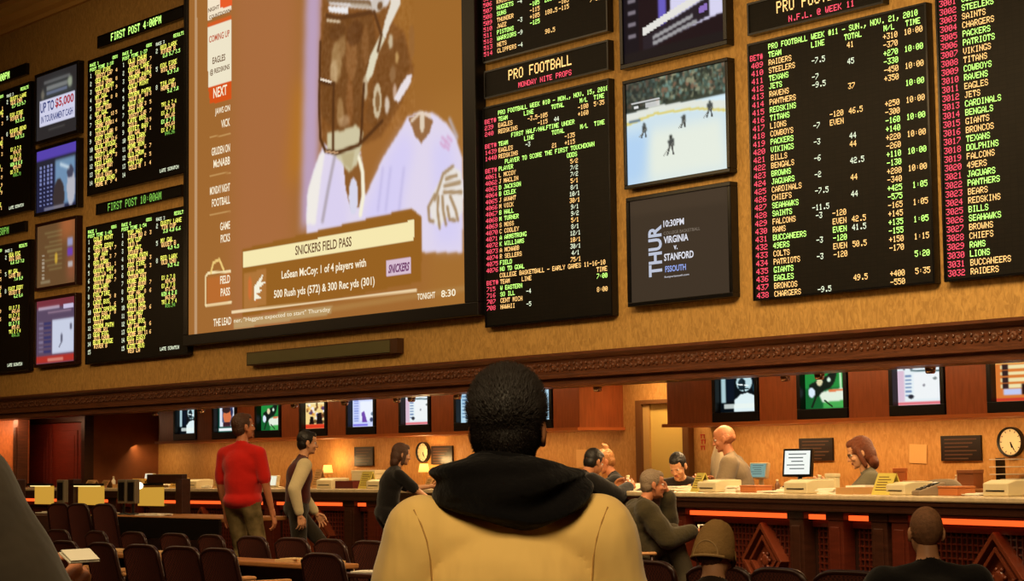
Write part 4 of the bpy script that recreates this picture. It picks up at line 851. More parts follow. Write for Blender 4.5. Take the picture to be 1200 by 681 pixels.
def monitor(px, wpx, hpx, lab, off=.4, z=1.0, tilt=.15, turn=0, scr_rgb=(240, 240, 220), case=M_CREAM, base_h=.05, back=False, lines=True):
    r, k, sh = put(px, off, 'computer_monitor', lab, 'monitor', turn=turn, z=z, back=back); w_, h = wpx * k / sh * .95, hpx * k
    MB().lathe([(.09, 0), (.085, .015), (.03, .025), (.025, base_h + .02)], (0, .03, 0), 18).build('base', case, r, smooth=True)
    R = Matrix.Rotation(-tilt, 3, 'X'); c = Vector((0, 0, base_h + h / 2))
    m_ = MB(); m_.box(c, (w_, .05, h), R); m_.build('case', case, r, .008)
    m_ = MB(); m_.box(c + R @ Vector((0, -.0265, 0)), (w_ * .86, .003, h * .84), R); m_.build('screen', glow('monitor_glow_%d' % px, scr_rgb, 1.1), r)
    if lines:
        m_ = MB()
        for i in range(5): m_.box(c + R @ Vector((-w_ * .05 * (i % 2), -.029, h * (.3 - .13 * i))), (w_ * (.6 - .1 * (i % 3)), .001, h * .035), R)
        m_.build('screen_text', glow('screen_ink', (90, 100, 100), .7), r)
def bottle(px, hpx, lab, off=.25, m=M_WHITE, rad=.03, z=1.0, back=False):
    r, k, sh = put(px, off, 'bottle', lab, 'bottle', z=z, back=back); h = hpx * k
    MB().lathe([(rad * .9, 0), (rad, .01), (rad, h * .6), (rad * .5, h * .75), (rad * .4, h * .8), (rad * .4, h * .85)], (0, 0, 0), 16).build('body', m, r, smooth=True)
    MB().lathe([(rad * .5, h * .85), (rad * .5, h), (rad * .1, h * 1.001)], (0, 0, 0), 12).build('cap', M_CREAM, r, smooth=True)
def carton(px, wpx, hpx, lab, off=.3, m=M_ORNG, z=1.0, turn=0, back=False, dep=.16, name='box'):
    r, k, sh = put(px, off, name, lab, 'box', turn=turn, z=z, back=back); w_, h = wpx * k / sh * .85, hpx * k
    m_ = MB(); m_.bx(-w_ / 2, w_ / 2, -dep / 2, dep / 2, 0, h * .8); m_.build('body', m, r, .005)
    m_ = MB(); m_.bx(-w_ / 2 - .004, w_ / 2 + .004, -dep / 2 - .004, dep / 2 + .004, h * .8, h); m_.build('lid', m, r, .005)
def keypad(px, wpx, lab, off=.2, m=M_CREAM, turn=0):
    r, k, sh = put(px, off, 'card_terminal', lab, 'terminal', turn=turn); w_ = wpx * k / sh * .8
    MB().prism([(-w_ / 2, -.1, 0), (-w_ / 2, -.1, .03), (-w_ / 2, .08, .09), (-w_ / 2, .1, .09), (-w_ / 2, .1, 0)], (w_, 0, 0)).build('case', m, r, .006)
    m_ = MB(); R = Matrix.Rotation(.32, 3, 'X')
    for i in range(3):
        for j in range(4): m_.box(((i - 1) * w_ * .22, -.07 + j * .03, .046 + j * .0098), (w_ * .15, .018, .01), R)
    m_.build('keys', mat('dark_keys', (40, 34, 28), .5), r)
    MB().box((0, .05, .087), (w_ * .6, .035, .006), R).build('display', mat('lcd_green', (60, 66, 48), .3), r)
def tray(px, wpx, lab, off=.3, m=M_DARK, h=.07, turn=0):
    r, k, sh = put(px, off, 'slip_tray', lab, 'tray', turn=turn); w_ = wpx * k / sh * .8
    MB().bx(-w_ / 2, w_ / 2, -.12, .12, 0, .012).build('bottom', m, r)
    m_ = MB()
    for a in ((-w_ / 2, w_ / 2, -.12, -.108), (-w_ / 2, w_ / 2, .108, .12), (-w_ / 2, -w_ / 2 + .012, -.108, .108), (w_ / 2 - .012, w_ / 2, -.108, .108)): m_.bx(a[0], a[1], a[2], a[3], 0.012, h)
    m_.build('sides', m, r); MB().bx(-w_ * .35, w_ * .35, -.09, .09, .013, .035).build('slips', M_WHITE, r)
# left counter, left to right
M_CARD = mat('tan_card', (190, 146, 92), .7)
tent(108, 12, 9, 'tan upright card, leftmost sign on the left counter', m=M_CARD); tent(125, 9, 9, 'brown upright card, second sign from the left end', m=mat('brown_card', (150, 104, 64), .7))
bottle(133, 13, 'white bottle between two cards at the left counter end', off=.35); tray(148, 18, 'low tan tray right of the white bottle', m=M_CARD, h=.05)
tent(163, 18, 11, 'gold coloured upright sign on the far left counter', m=mat('gold_card', (206, 162, 78), .6)); monitor(176, 10, 8, 'small white box monitor at the far left counter', off=.5, base_h=.1, scr_rgb=(225, 215, 190), lines=False); papers(186, 20, 'pale papers right of the small white monitor', h=.05)
tent(212, 16, 12, 'gold upright sign left of the man in red', m=MATS['gold_card'], turn=.2); printer(232, 20, 10, 'cream ticket printer left of the man in red'); papers(244, 16, 'white papers beside the cream printer left of the red shirt', h=.03)
tent(259, 10, 15, 'tan leaning card just left of the red shirt', m=M_CARD, turn=.3)
monitor(322, 9, 13, 'white monitor between the red shirted man and the man in a vest', off=.3, base_h=.02, scr_rgb=(230, 226, 200), lines=False)
tent(374, 9, 22, 'tall tan card right of the man in a vest', m=M_CARD, off=.35); printer(390, 22, 12, 'cream ticket printer under the left wall glow', off=.3); tray(413, 26, 'dark red slip tray beside the cream printer', m=mat('dark_red_tray', (84, 26, 22), .4), h=.09)
carton(432, 32, 21, 'large white box under the small notice board', off=.5, m=M_CREAM, name='white_box'); tent(431, 14, 20, 'yellow upright sign in front of the large white box', off=.15); printer(448, 20, 11, 'cream ticket printer left of the woman in black', off=.2)
tent(505, 8, 13, 'tan card right of the woman in black', m=M_CARD, off=.15); papers(497, 20, 'white papers by the lamp left of the hooded man', off=.45, h=.03)
# right counter
papers(716, 18, 'white papers under the hands of the customer in black', off=.3, h=.03); printer(746, 20, 7, 'low white printer right of the clerk in black', off=.45, m=M_WHITE); bottle(736, 17, 'short white bottle beside the clerk in black', off=.42, rad=.035)
papers(790, 28, 'pile of papers under the dark haired clerk reading', off=.22, h=.04, n=6); tent(822, 19, 22, 'yellow upright sign between the reading clerk and the bald clerk', off=.15, turn=-.25)
printer(843, 27, 14, 'cream ticket printer in front of the bald clerk', off=.2); papers(862, 10, 'single white slips right of the printer below the bald clerk', off=.25, h=.05, turn=.6)
carton(886, 22, 8, 'orange brown box below the small grey monitor', off=.28); papers(910, 26, 'white papers right of the orange brown box', off=.2, h=.015)
bottle(911, 15, 'brown bottle on the counter left of the bright monitor', off=.35, m=mat('brown_glass', (110, 70, 40), .3), rad=.022)
printer(948, 34, 16, 'wide cream ticket printer in front of the auburn haired woman', off=.2); papers(975, 20, 'loose white papers right of the wide cream printer', off=.2, h=.04, turn=.5); tray(1005, 26, 'tan tray of white papers right of the auburn haired woman', off=.2, m=M_CARD, h=.05)
tent(1040, 24, 25, 'large yellow upright sign right of the auburn haired woman', off=.15); printer(1066, 27, 15, 'cream ticket printer right of the large yellow sign', off=.22); keypad(1088, 20, 'grey card terminal beside the cream printer above the shaved head', off=.15, m=mat('grey_terminal', (140, 120, 96), .5), turn=-.3)
carton(1121, 26, 11, 'orange box on the counter right of the shaved head', off=.2); papers(1150, 30, 'white papers left of the beige box at the right edge', off=.3, h=.015); printer(1184, 36, 19, 'beige ticket printer at the right picture edge', off=.25)
# on the work counter behind
monitor(890, 22, 19, 'small cream monitor with dark teal page behind the bald clerk', off=.45, z=.97, base_h=.1, scr_rgb=(120, 150, 140), back=True, tilt=.2)
monitor(936, 30, 33, 'bright white monitor left of the auburn haired woman', off=.5, z=.97, base_h=.12, scr_rgb=(236, 240, 232), case=M_BLACK, back=True, tilt=.15, turn=.25)
keypad(931, 20, 'cream card terminal below the bright monitor', off=.5)
bottle(961, 20, 'white lotion bottle beside the bright monitor', off=.52); carton(976, 13, 22, 'white card box behind the white lotion bottle', off=.54, m=M_CREAM, back=False, name='card_box', dep=.05)
papers(1010, 22, 'white papers in front of the auburn haired woman', off=.42, h=.06, turn=.4); papers(930, 18, 'small white paper pile left of the wide cream printer', off=.3, h=.03)
carton(1055, 14, 24, 'orange tilted folder leaning behind the large yellow sign', off=.35, z=.97, back=True, dep=.05, turn=.3, name='folder'); carton(1137, 22, 22, 'brown carton below the dark notice board at right', off=.3, z=.97, back=True, m=mat('brown_carton', (150, 96, 58), .6)); bottle(1121, 16, 'glass bottle left of the brown carton', off=.3, z=.97, back=True, m=mat('pale_glass', (190, 180, 160), .2))
r, k, sh = put(1186, .25, 'letter_tray_rack', 'stack of pale letter trays under the clock at the right edge', 'letter trays', z=.97, back=True)
for i in range(4):
    MB().bx(-.17, .17, -.12, .12, .06 + i * .07, .07 + i * .07).build('tray_shelf', mat('pale_metal_tray', (200, 190, 170), .4), r, .003); 
for sx in (-.165, .165): MB().bx(sx - .004, sx + .004, -.02, .12, 0, .29).build('side_post', M_BLACK, r)
# clerk chair behind the counter
p, u, dd, n = cpt(1095, 1.0)
r = empty('office_chair', (p.x, p.y, 0), 'grey curved office chair back showing above the right counter', 'chair', rz=math.atan2(dd.y, dd.x) + .5)
m_ = MB(); vs = []
for j in range(9):
    for i in range(13):
        a = (i - 6) / 6; t = j / 8; wd = .23 * (1 - .25 * t * t); vs.append((a * wd, .2 - .07 * a * a - .04 * t, .68 + .42 * t * (1 - .12 * abs(a) ** 3)))
nn = len(vs); vs += [(x_, y_ + .05, z_) for x_, y_, z_ in vs]; q = lambda j, i: j * 13 + i
fs = [(q(j, i), q(j, i + 1), q(j + 1, i + 1), q(j + 1, i)) for j in range(8) for i in range(12)]; fs += [tuple(v + nn for v in f[::-1]) for f in fs]
bd = [q(0, i) for i in range(13)] + [q(j, 12) for j in range(1, 9)] + [q(8, i) for i in range(11, -1, -1)] + [q(j, 0) for j in range(7, 0, -1)]
fs += [(bd[i], bd[(i + 1) % len(bd)], bd[(i + 1) % len(bd)] + nn, bd[i] + nn)[::-1] for i in range(len(bd))]
m_.add(vs, fs); m_.build('backrest', mat('grey_fabric', (128, 112, 92), .9), r, smooth=True)
MB().lathe([(.001, 0), (.23, .0), (.24, .04), (.2, .08), (.001, .085)], (0, 0, .45), 20).build('seat', MATS['grey_fabric'], r, smooth=True)
m_ = MB(); m_.tube([(0, 0, .07), (0, 0, .45)], .03)
for k in range(5): m_.tube([(0, 0, .1), (.26 * math.cos(k * 1.257), .26 * math.sin(k * 1.257), .03)], .022, 8)
m_.build('base', M_BLACK, r); MB().tube([(0, .1, .5), (0, .26, .55), (0, .24, .75)], .02, 8).build('back_post', M_BLACK, r)
# lamps on the back counter
def lamp(px, lab, pw):
    r, k, sh = put(px, .22, 'table_lamp', lab, 'lamp', z=.97, back=True)
    MB().lathe([(.06, 0), (.055, .012), (.012, .02), (.01, .26)], (0, 0, 0), 16).build('base', M_BRASS, r, smooth=True)
    MB().lathe([(.055, .2), (.075, .2), (.055, .31), (.053, .31), (.072, .203), (.055, .203)], (0, 0, 0), 20).build('lamp_shade', mat('lit_shade', (250, 210, 140), .8, emis=(255, 190, 90), estr=1.6), r, smooth=True)
    MB().lathe([(.001, .22), (.022, .235), (.022, .265), (.001, .28)], (0, 0, 0), 12).build('bulb', glow('bulb_glow', (255, 210, 130), 14), r, smooth=True)
    l = bpy.data.lights.new('table_lamp_light', 'POINT'); l.energy = pw; l.color = (1, .66, .26); l.shadow_soft_size = .04
    o = bpy.data.objects.new('table_lamp_light', l); COL.objects.link(o); o.location = Vector(r.location) + Vector((0, 0, .36))
lamp(497, 'glowing table lamp under the small clock left of the hooded man', 7); lamp(384, 'glowing table lamp on the back counter right of the man in a vest', 5)

# ---------------------------------------------------------------- lit betting desk (carrels) at the left
pA, pB = at(-30, 600, D=20.5), at(258, 600, D=19.2); pA.z = pB.z = 0; pA.y = pB.y = 10.45
d = pB - pA; L = d.length
r = empty('betting_desk', pA, 'long dark reading desk at the left with lamplit yellow panels', 'desk')
def ud(px, Y=10.84): return at(px, 600, Y=Y).x - pA.x
MB().bx(0, L, -.35, .45, .73, .77).build('desk_top', M_TAN, r, .008)
MB().bx(0, L, -.36, -.33, .55, .76).build('front_fascia', M_BLACK, r)
Lr = ud(214)
MB().bx(0, Lr, .38, .45, 1.10, 1.20).build('top_rail', M_DARK, r, .01)
m_ = MB(); m_.bx(0, Lr, .42, .45, .77, .87); m_.build('back_rail', M_DARK, r)
for px in (20, 85, 212): MB().bx(ud(px) - .07, ud(px) + .07, .36, .47, 0, 1.15).build('post', M_DARK, r, .01)
for px in (60, 152, 212, 255): MB().bx(ud(px) - .05, ud(px) + .05, -.25, .4, 0, .73).build('pedestal', M_DARK, r, .01)
for a, b in ((40, 61), (91, 120), (161, 190)):
    o = MB().bx(ud(a), ud(b), .395, .415, .85, 1.07).build('lit_panel', glow('yellow_lamplight_panel', (214, 160, 58), .85), r)  # panel emission stands in for lamplight falling from the tube above
    m_ = MB(); m_.bx(ud(a) - .02, ud(b) + .02, .30, .395, 1.075, 1.10); m_.build('lamp_hood', M_BLACK, r)
    MB().bx(ud(a) + .03, ud(b) - .03, .32, .38, 1.065, 1.075).build('lamp_tube', glow('warm_tube', (255, 220, 140), 1.6), r)
for px, lab in ((145, 'small upright desk monitor, left of the pair between lit panels'), (156, 'small upright desk monitor, right of the pair between lit panels'), (73, 'small grey desk monitor left of the dark post')):
    mr = empty('desk_monitor', (pA.x + ud(px, 10.36), 10.36, .77), lab, 'monitor', 'small monitors on the reading desk')
    MB().bx(-.09, .09, -.03, .03, .12, .38).build('case', mat('pewter_case', (120, 108, 88), .35), mr, .008); MB().bx(-.065, .065, -.034, -.03, .15, .35).build('screen', M_BLACK, mr)
    MB().lathe([(.07, 0), (.06, .015), (.015, .02), (.015, .13)], (0, 0, 0), 14).build('stand', M_BLACK, mr)
for px, w_, lab in ((66, .22, 'white papers on the reading desk beside the dark coat'), (125, .18, 'white form on the reading desk behind the brown chair backs'), (172, .15, 'small white booklet on the reading desk under the right lit panel'), (186, .2, 'white sheet at the right part of the reading desk'), (60, .3, 'bright open newspaper on the left reading desk')):
    o = MB().box((0, 0, .008), (w_, .2, .012), Matrix.Rotation(.3, 3, 'Z')); o.box((.02, .02, .018), (w_ * .9, .18, .008), Matrix.Rotation(-.1, 3, 'Z'))
    tag(o.build('paper_stack', M_WHITE, None, loc=(pA.x + ud(px, 10.25), 10.25 if px != 66 else 10.5, .771)), lab, 'papers')
gl = empty('globe_light', (pA.x + ud(197), 10.55, 1.08), 'small round white globe light on the reading desk rail', 'lamp')
MB().lathe([(.001, -.04), (.028, -.028), (.04, 0), (.028, .028), (.001, .04)], (0, -.06, 0), 14).build('globe', glow('globe_white', (255, 240, 210), 2), gl, smooth=True); MB().bx(-.02, .02, -.03, .28, -.02, .0).build('bracket', M_BRASS, gl)
# ---------------------------------------------------------------- people
V3 = Vector
def _rings_capsule(a, b, ra, rb, n=14, m=4):
    a, b = V3(a), V3(b); t = (b - a); L = t.length
    t = t.normalized() if L > 1e-6 else V3((0, 0, 1)); x = t.orthogonal().normalized(); y = t.cross(x); vs = []; fs = []
    prof = [(ra * math.sin(k * PI / 2 / m), -ra * math.cos(k * PI / 2 / m)) for k in range(1, m + 1)] + [(rb * math.cos(k * PI / 2 / m), L + rb * math.sin(k * PI / 2 / m)) for k in range(0, m)]
    vs.append(a - t * ra)
    for r, h in prof:
        for k in range(n): an = 2 * PI * k / n; vs.append(a + t * h + x * (r * math.cos(an)) + y * (r * math.sin(an)))
    vs.append(b + t * rb); N = len(prof)
    for k in range(n): fs.append((0, 1 + (k + 1) % n, 1 + k))
    for i in range(N - 1):
        for k in range(n): fs.append((1 + i * n + k, 1 + i * n + (k + 1) % n, 1 + (i + 1) * n + (k + 1) % n, 1 + (i + 1) * n + k))
    e = len(vs) - 1
    for k in range(n): fs.append((1 + (N - 1) * n + k, 1 + (N - 1) * n + (k + 1) % n, e))
    return vs, fs
class Body:
    """soft union of tapered limbs and ellipsoids, grown into one skin"""
    def __init__(s): s.p = []
    def cap(s, a, b, ra, rb=None, m=0): s.p.append(('c', V3(a), V3(b), ra, ra if rb is None else rb, m)); return s
    def chain(s, pts, rs, m=0):
        for i in range(len(pts) - 1): s.cap(pts[i], pts[i + 1], rs[i], rs[i + 1], m)
        return s
    def ell(s, c, r, R=None, m=0): s.p.append(('e', V3(c), V3(r), R if R is not None else Matrix.Identity(3), None, m)); return s
    def xf(s, M):
        R = M.to_3x3(); o = Body(); sc = R.col[0].length
        for q in s.p:
            if q[0] == 'c': o.p.append(('c', M @ q[1], M @ q[2], q[3] * sc, q[4] * sc, q[5]))
            else: o.p.append(('e', M @ q[1], q[2] * sc, (R * (1 / sc)) @ q[3], None, q[5]))
        return o
    def skin(s, voxel, smooth=6, wrinkle=0):
        vs = []; fs = []
        for q in s.p:
            if q[0] == 'c': v, f = _rings_capsule(q[1], q[2], q[3], q[4])
            else:
                v = []; f = []; n, m = 20, 12
                v.append(q[1] + q[3] @ V3((0, 0, q[2].z)))
                for i in range(1, m):
                    th = PI * i / m
                    for k in range(n): ph = 2 * PI * k / n; v.append(q[1] + q[3] @ V3((q[2].x * math.sin(th) * math.cos(ph), q[2].y * math.sin(th) * math.sin(ph), q[2].z * math.cos(th))))
                v.append(q[1] - q[3] @ V3((0, 0, q[2].z)))
                for k in range(n): f.append((0, 1 + k, 1 + (k + 1) % n)); f.append((len(v) - 1, 1 + (m - 2) * n + (k + 1) % n, 1 + (m - 2) * n + k))
                for i in range(m - 2):
                    for k in range(n): f.append((1 + i * n + k, 1 + (i + 1) * n + k, 1 + (i + 1) * n + (k + 1) % n, 1 + i * n + (k + 1) % n))
            o = len(vs); vs += [tuple(x) for x in v]; fs += [tuple(i + o for i in g) for g in f]
        me = bpy.data.meshes.new('tmp'); me.from_pydata(vs, [], fs); ob = bpy.data.objects.new('tmp', me); COL.objects.link(ob)
        r = ob.modifiers.new('r', 'REMESH'); r.mode = 'VOXEL'; r.voxel_size = voxel
        if smooth: sm = ob.modifiers.new('s', 'SMOOTH'); sm.factor = .5; sm.iterations = smooth
        dg = bpy.context.evaluated_depsgraph_get(); m2 = bpy.data.meshes.new_from_object(ob.evaluated_get(dg)); bpy.data.objects.remove(ob)
        n = len(m2.vertices); co = np.zeros(n * 3); m2.vertices.foreach_get('co', co); co = co.reshape(n, 3); F = [tuple(p.vertices) for p in m2.polygons]
        bpy.data.meshes.remove(m2)
        Fa = np.array([f if len(f) == 4 else f + (f[-1],) for f in F]); C = co[Fa].mean(1)
        best = np.full(len(C), 1e9); mi = np.zeros(len(C), int)
        for q in s.p:
            if q[0] == 'c':
                a, b = np.array(q[1]), np.array(q[2]); d = b - a; L = (d * d).sum() + 1e-12; t = np.clip(((C - a) @ d) / L, 0, 1)
                D = np.linalg.norm(C - a - t[:, None] * d, axis=1) - (q[3] + t * (q[4] - q[3]))
            else:
                l = (C - np.array(q[1])) @ np.array(q[3]); k = np.linalg.norm(l / np.array(q[2]), axis=1); D = (k - 1) * min(q[2])
            w_ = D < best; best[w_] = D[w_]; mi[w_] = q[5]
        if wrinkle:
            N = np.zeros_like(co); nn = np.cross(co[Fa[:, 1]] - co[Fa[:, 0]], co[Fa[:, 2]] - co[Fa[:, 0]])
            for k in range(4): np.add.at(N, Fa[:, k], nn)
            N /= np.linalg.norm(N, axis=1)[:, None] + 1e-9
            vm = np.zeros(len(co), int); vm[Fa.ravel()] = np.repeat(mi, 4)
            h = np.sin(co[:, 2] * 38 + 3.1 * np.sin(co[:, 0] * 9 + co[:, 1] * 7)) * .5 + np.sin(co[:, 0] * 27 + 4 * np.sin(co[:, 2] * 11) + co[:, 1] * 21) * .5
            co = co + N * (h * wrinkle * np.isin(vm, (1, 2)))[:, None]
        return co, F, mi
def to_object(name, pieces, mats, parent=None):
    me = bpy.data.meshes.new(name); V = []; F = []; Mi = []
    for co, f, mi in pieces:
        o = len(V); V += co.tolist() if hasattr(co, 'tolist') else [tuple(c) for c in co]; F += [tuple(i + o for i in g) for g in f]; Mi += list(mi)
    me.from_pydata(V, [], F)
    for m in mats: me.materials.append(m)
    me.polygons.foreach_set('material_index', Mi); me.polygons.foreach_set('use_smooth', [True] * len(F)); me.update()
    o = bpy.data.objects.new(name, me); COL.objects.link(o)
    if parent: o.parent = parent
    return o
def tf(M, piece):
    co, f, mi = piece; A = np.array(M); return co @ A[:3, :3].T + A[:3, 3], f, mi
# material slots: 0 skin, 1 top, 2 trousers, 3 shoes, 4 hair/scalp, 5 lips, 6 eye white, 7 iris, 8 second top colour
def head_piece(M, buzz=False, voxel=.0045, scalp=0):
    b = Body(); sc = 4 if buzz else 0
    b.ell((0, -.014, .022), (.076, .096, .096), m=sc).ell((0, .022, -.035), (.061, .072, .088)).ell((0, .045, -.085), (.043, .042, .03)).ell((0, .074, -.102), (.019, .017, .015))
    b.ell((0, .03, .04), (.062, .062, .06))
    b.chain([(0, .086, .012), (0, .104, -.022), (0, .108, -.034)], [.008, .011, .013]).ell((-.012, .098, -.038), (.009, .009, .007)).ell((.012, .098, -.038), (.009, .009, .007))
    b.cap((-.034, .082, .016), (-.008, .088, .014), .009).cap((.034, .082, .016), (.008, .088, .014), .009)
    b.ell((-.036, .062, -.035), (.024, .024, .022)).ell((.036, .062, -.035), (.024, .024, .022))
    b.ell((0, .088, -.062), (.024, .011, .006), m=5).ell((0, .086, -.071), (.021, .012, .007), m=5)
    for s_ in (-1, 1):
        b.ell((s_ * .079, -.008, -.012), (.009, .02, .031), Matrix.Rotation(s_ * .25, 3, 'Z')).ell((s_ * .077, .0, -.036), (.008, .010, .012))
    p = tf(M, b.skin(voxel, 3))
    out = [p]
    for s_ in (-1, 1):
        e = Body().ell((s_ * .031, .077, .0), (.0135, .0125, .0105), m=6); e2 = Body().ell((s_ * .031, .088, .0), (.0065, .003, .0065), m=7)
        for q in (e, e2):
            v, f = _rings_capsule(q.p[0][1] - V3((.001, 0, 0)), q.p[0][1] + V3((.001, 0, 0)), q.p[0][2].x * .85, q.p[0][2].x * .85, 10, 3)
            co = np.array([tuple(x) for x in v]); c = np.array(q.p[0][1]); co = c + (co - c) * np.array([1, q.p[0][2].y / q.p[0][2].x, q.p[0][2].z / q.p[0][2].x])
            out.append(tf(M, (co, f, [q.p[0][5]] * len(f))))
    return out
def hand_piece(M, curl=.5, side=1, spread=1.0, voxel=.0036):
    """local: +Y towards the finger tips, +Z back of the hand, thumb on side*X"""
    b = Body(); b.cap((0, -.03, 0), (0, .012, 0), .026, .026)
    base = [(-.030, .084, 0), (-.010, .09, .002), (.011, .088, .002), (.030, .08, 0)]; ln = [.062, .078, .084, .074] if side < 0 else [.074, .084, .078, .062]; ln = ln
    base = [(x, y, z) for x, y, z in base]
    if side > 0: order = ln[::-1]
    else: order = ln[::-1]
    order = [.060, .075, .082, .072] if side > 0 else [.072, .082, .075, .060]
    for (x, y, z), L in zip(base, order):
        b.cap((x * .5, .012, 0), (x, y, z), .0145, .011)
        a = .12; p = V3((x, y, z)); sp = x * .7 * spread
        for k, fr in enumerate((.46, .30, .24)):
            a += curl * (.75, 1.0, .8)[k]
            q = p + V3((sp * fr, math.cos(a) * L * fr, -math.sin(a) * L * fr)); b.cap(p, q, .0095 - .001 * k, .0085 - .001 * k); p = q
    t0 = V3((side * .026, .02, -.004)); t1 = V3((side * .05, .05, -.016)); t2 = V3((side * .056, .08, -.024 - .01 * curl)); t3 = V3((side * .05, .102, -.032 - .02 * curl))
    b.chain([t0, t1, t2, t3], [.014, .0115, .0105, .009])
    b.ell((0, .045, -.003), (.036, .045, .013))
    return tf(M, b.skin(voxel, 2))
def frame(o, y, z):
    y = V3(y).normalized(); z = V3(z); z = (z - y * z.dot(y)).normalized(); x = y.cross(z)
    return Matrix(((x.x, y.x, z.x, o[0]), (x.y, y.y, z.y, o[1]), (x.z, y.z, z.z, o[2]), (0, 0, 0, 1)))
def two_bone(a, c, l1, l2, pole):
    a, c, pole = V3(a), V3(c), V3(pole); d = c - a; L = min(d.length, (l1 + l2) * .995); d = d.normalized(); c = a + d * L
    x = (l1 * l1 - l2 * l2 + L * L) / (2 * L); h = math.sqrt(max(l1 * l1 - x * x, 0)); n = (pole - d * pole.dot(d)); n = n.normalized() if n.length > 1e-4 else V3((0, 0, 1))
    return a + d * x + n * h, c
SKIN = {}
def skin_mat(name, rgb): return mat(name, rgb, .5, noise=.12, nscale=14, spec=.35)
M_LIP = mat('lip', (150, 80, 66), .5); M_EYEW = mat('eye_white', (220, 214, 205), .3); M_IRIS = mat('iris', (30, 20, 14), .2)
def cloth(name, rgb, rough=.9, bump=.35, bs=16, noise=.2): return mat(name, rgb, rough, noise=noise, nscale=7, bump=bump, bscale=bs, spec=.15, sheen=.15)
def human(label, loc, yaw, hip=.93, s=1.0, lean=0, side=0, bend=0, twist=0, head=(0, 0, 0), arms=None, legs=None, top=None, pants=None, shoes=None, skin=None, hair=None, hairm=None, sleeve='long', puff=.012, belly=0, voxel=.011, wrinkle=.0016, build_legs=True, second=None, hands=None, headlift=0, wide=1.0, voxh=.0045, collar=True, smooth=13, hem=False, shz=.44):
    """yaw: heading of the person's front (radians, 0 = +Y)"""
    root = empty('person', loc, label, 'person', rz=yaw)
    b = Body(); P0 = V3((0, 0, hip)); sl = 1
    def T(v, up=1):   # torso point at spine fraction
        v = V3(v); R = Matrix.Rotation(-lean, 3, 'X') @ Matrix.Rotation(side, 3, 'Y')
        if v.z > .2: v2 = V3((0, 0, .2)); R2 = Matrix.Rotation(-bend, 3, 'X') @ Matrix.Rotation(twist, 3, 'Z'); v = v2 + R2 @ (v - v2)
        return P0 + R @ (v * s)
    RT = Matrix.Rotation(-lean, 3, 'X') @ Matrix.Rotation(side, 3, 'Y'); RU = RT @ Matrix.Rotation(-bend, 3, 'X') @ Matrix.Rotation(twist, 3, 'Z')
    k = s; pf = puff
    b.ell(T((0, 0, .0)), (.165 * k * wide + pf, .115 * k + pf, .115 * k), RT, m=2)
    b.ell(T((0, .01 + belly * .4, .12)), (.148 * k * wide + pf, .108 * k + pf + belly, .14 * k), RT, m=1)
    b.ell(T((0, -.005, .20)), (.15 * k * wide + pf, .108 * k + pf + belly * .5, .12 * k), RT, m=1)
    b.ell(T((0, -.008, .335)), (.168 * k * wide + pf, .118 * k + pf, .165 * k), RU, m=1)
    b.ell(T((0, -.002, .19)), (.150 * k * wide + pf, .108 * k + pf + belly * .5, .30 * k), RT, m=1)
    if hem: b.ell(T((0, .005, .02)), (.168 * k * wide + pf, .122 * k + pf + belly * .7, .10 * k), RT, m=1)
    b.cap(T((-.135 * wide, -.01, shz - .005)), T((.135 * wide, -.01, shz - .005)), .062 * k + pf * .6, m=1)
    for sx in (-1, 1): b.cap(T((sx * .03, -.015, .50)), T((sx * .16 * wide, -.01, shz + .015)), .05 * k, .05 * k + pf * .4, m=1)
    nk = T((0, .0, .49)); hc = T((0, .02, .686)) + V3(head[2] if isinstance(head[2], (tuple, list)) else (0, 0, 0)) + V3((0, 0, headlift))
    b.cap(nk, nk + (hc - nk) * .62, .056 * k, .052 * k, m=0)
    if collar: b.cap(T((0, -.008, .485)), T((0, -.002, .515)), .07 * k, .062 * k, m=1)
    # arms
    sh = {}
    for i, sx in enumerate((-1, 1)):
        sh[sx] = T((sx * .185 * wide, -.005, shz)); a = (arms or [{}, {}])[i]
        wr = V3(a.get('wrist', (sx * .26 * k, .06, hip + (-.08) * k))); pole = V3(a.get('pole', (sx * .5, -1, -.1)))
        el, wr = two_bone(sh[sx], wr, .29 * k, .255 * k, pole); ma = 8 if second and a.get('second', True) else 1
        ms = 0 if sleeve == 'short' else ma
        if sleeve == 'short':
            mid = sh[sx] + (el - sh[sx]) * .78
            b.cap(sh[sx], mid, .056 * k + pf * .7, .054 * k + pf * .7, m=1); b.cap(mid, el, .043 * k, .042 * k, m=0); b.cap(el, wr, .042 * k, .028 * k, m=0)
        else:
            b.cap(sh[sx], el, .06 * k + pf, .048 * k + pf, m=ma); b.cap(el, wr + (el - wr).normalized() * .02, .048 * k + pf, .036 * k + pf * .7, m=ma)
        d = (wr - el).normalized(); hd = V3(a.get('dir', d)); nz = V3(a.get('back', (sx * 1.0, .2, .3)))
        a['_w'] = wr; a['_M'] = frame(wr + hd.normalized() * .02, hd, nz) @ Matrix.Scale(k * 1.02, 4)
        if not arms: pass
        sh[(sx, 'a')] = a
    # legs
    for i, sx in enumerate((-1, 1)):
        l = (legs or [{}, {}])[i]; hp = P0 + RT @ V3((sx * .085 * k, 0, -.03)); an = V3(l.get('ankle', (sx * .1, -.02, .09))); kn, an = two_bone(hp, an, .43 * k, .42 * k, V3(l.get('pole', (0, 1, 0))))
        b.cap(hp, kn, .088 * k + pf * .6, .06 * k + pf * .6, m=2); b.cap(kn, an, .058 * k + pf * .6, .042 * k + pf, m=2)
        fd = V3(l.get('foot', (sx * .15, 1, 0))).normalized(); b.cap(an + V3((0, 0, -.045)) - fd * .03, an + fd * .14 + V3((0, 0, -.058)), .036, .03, m=3); b.cap(an + V3((0, 0, -.05)) - fd * .04, an + V3((0, 0, -.055)) + fd * .05, .036, .038, m=3)
    pieces = [b.skin(voxel, smooth, wrinkle)]
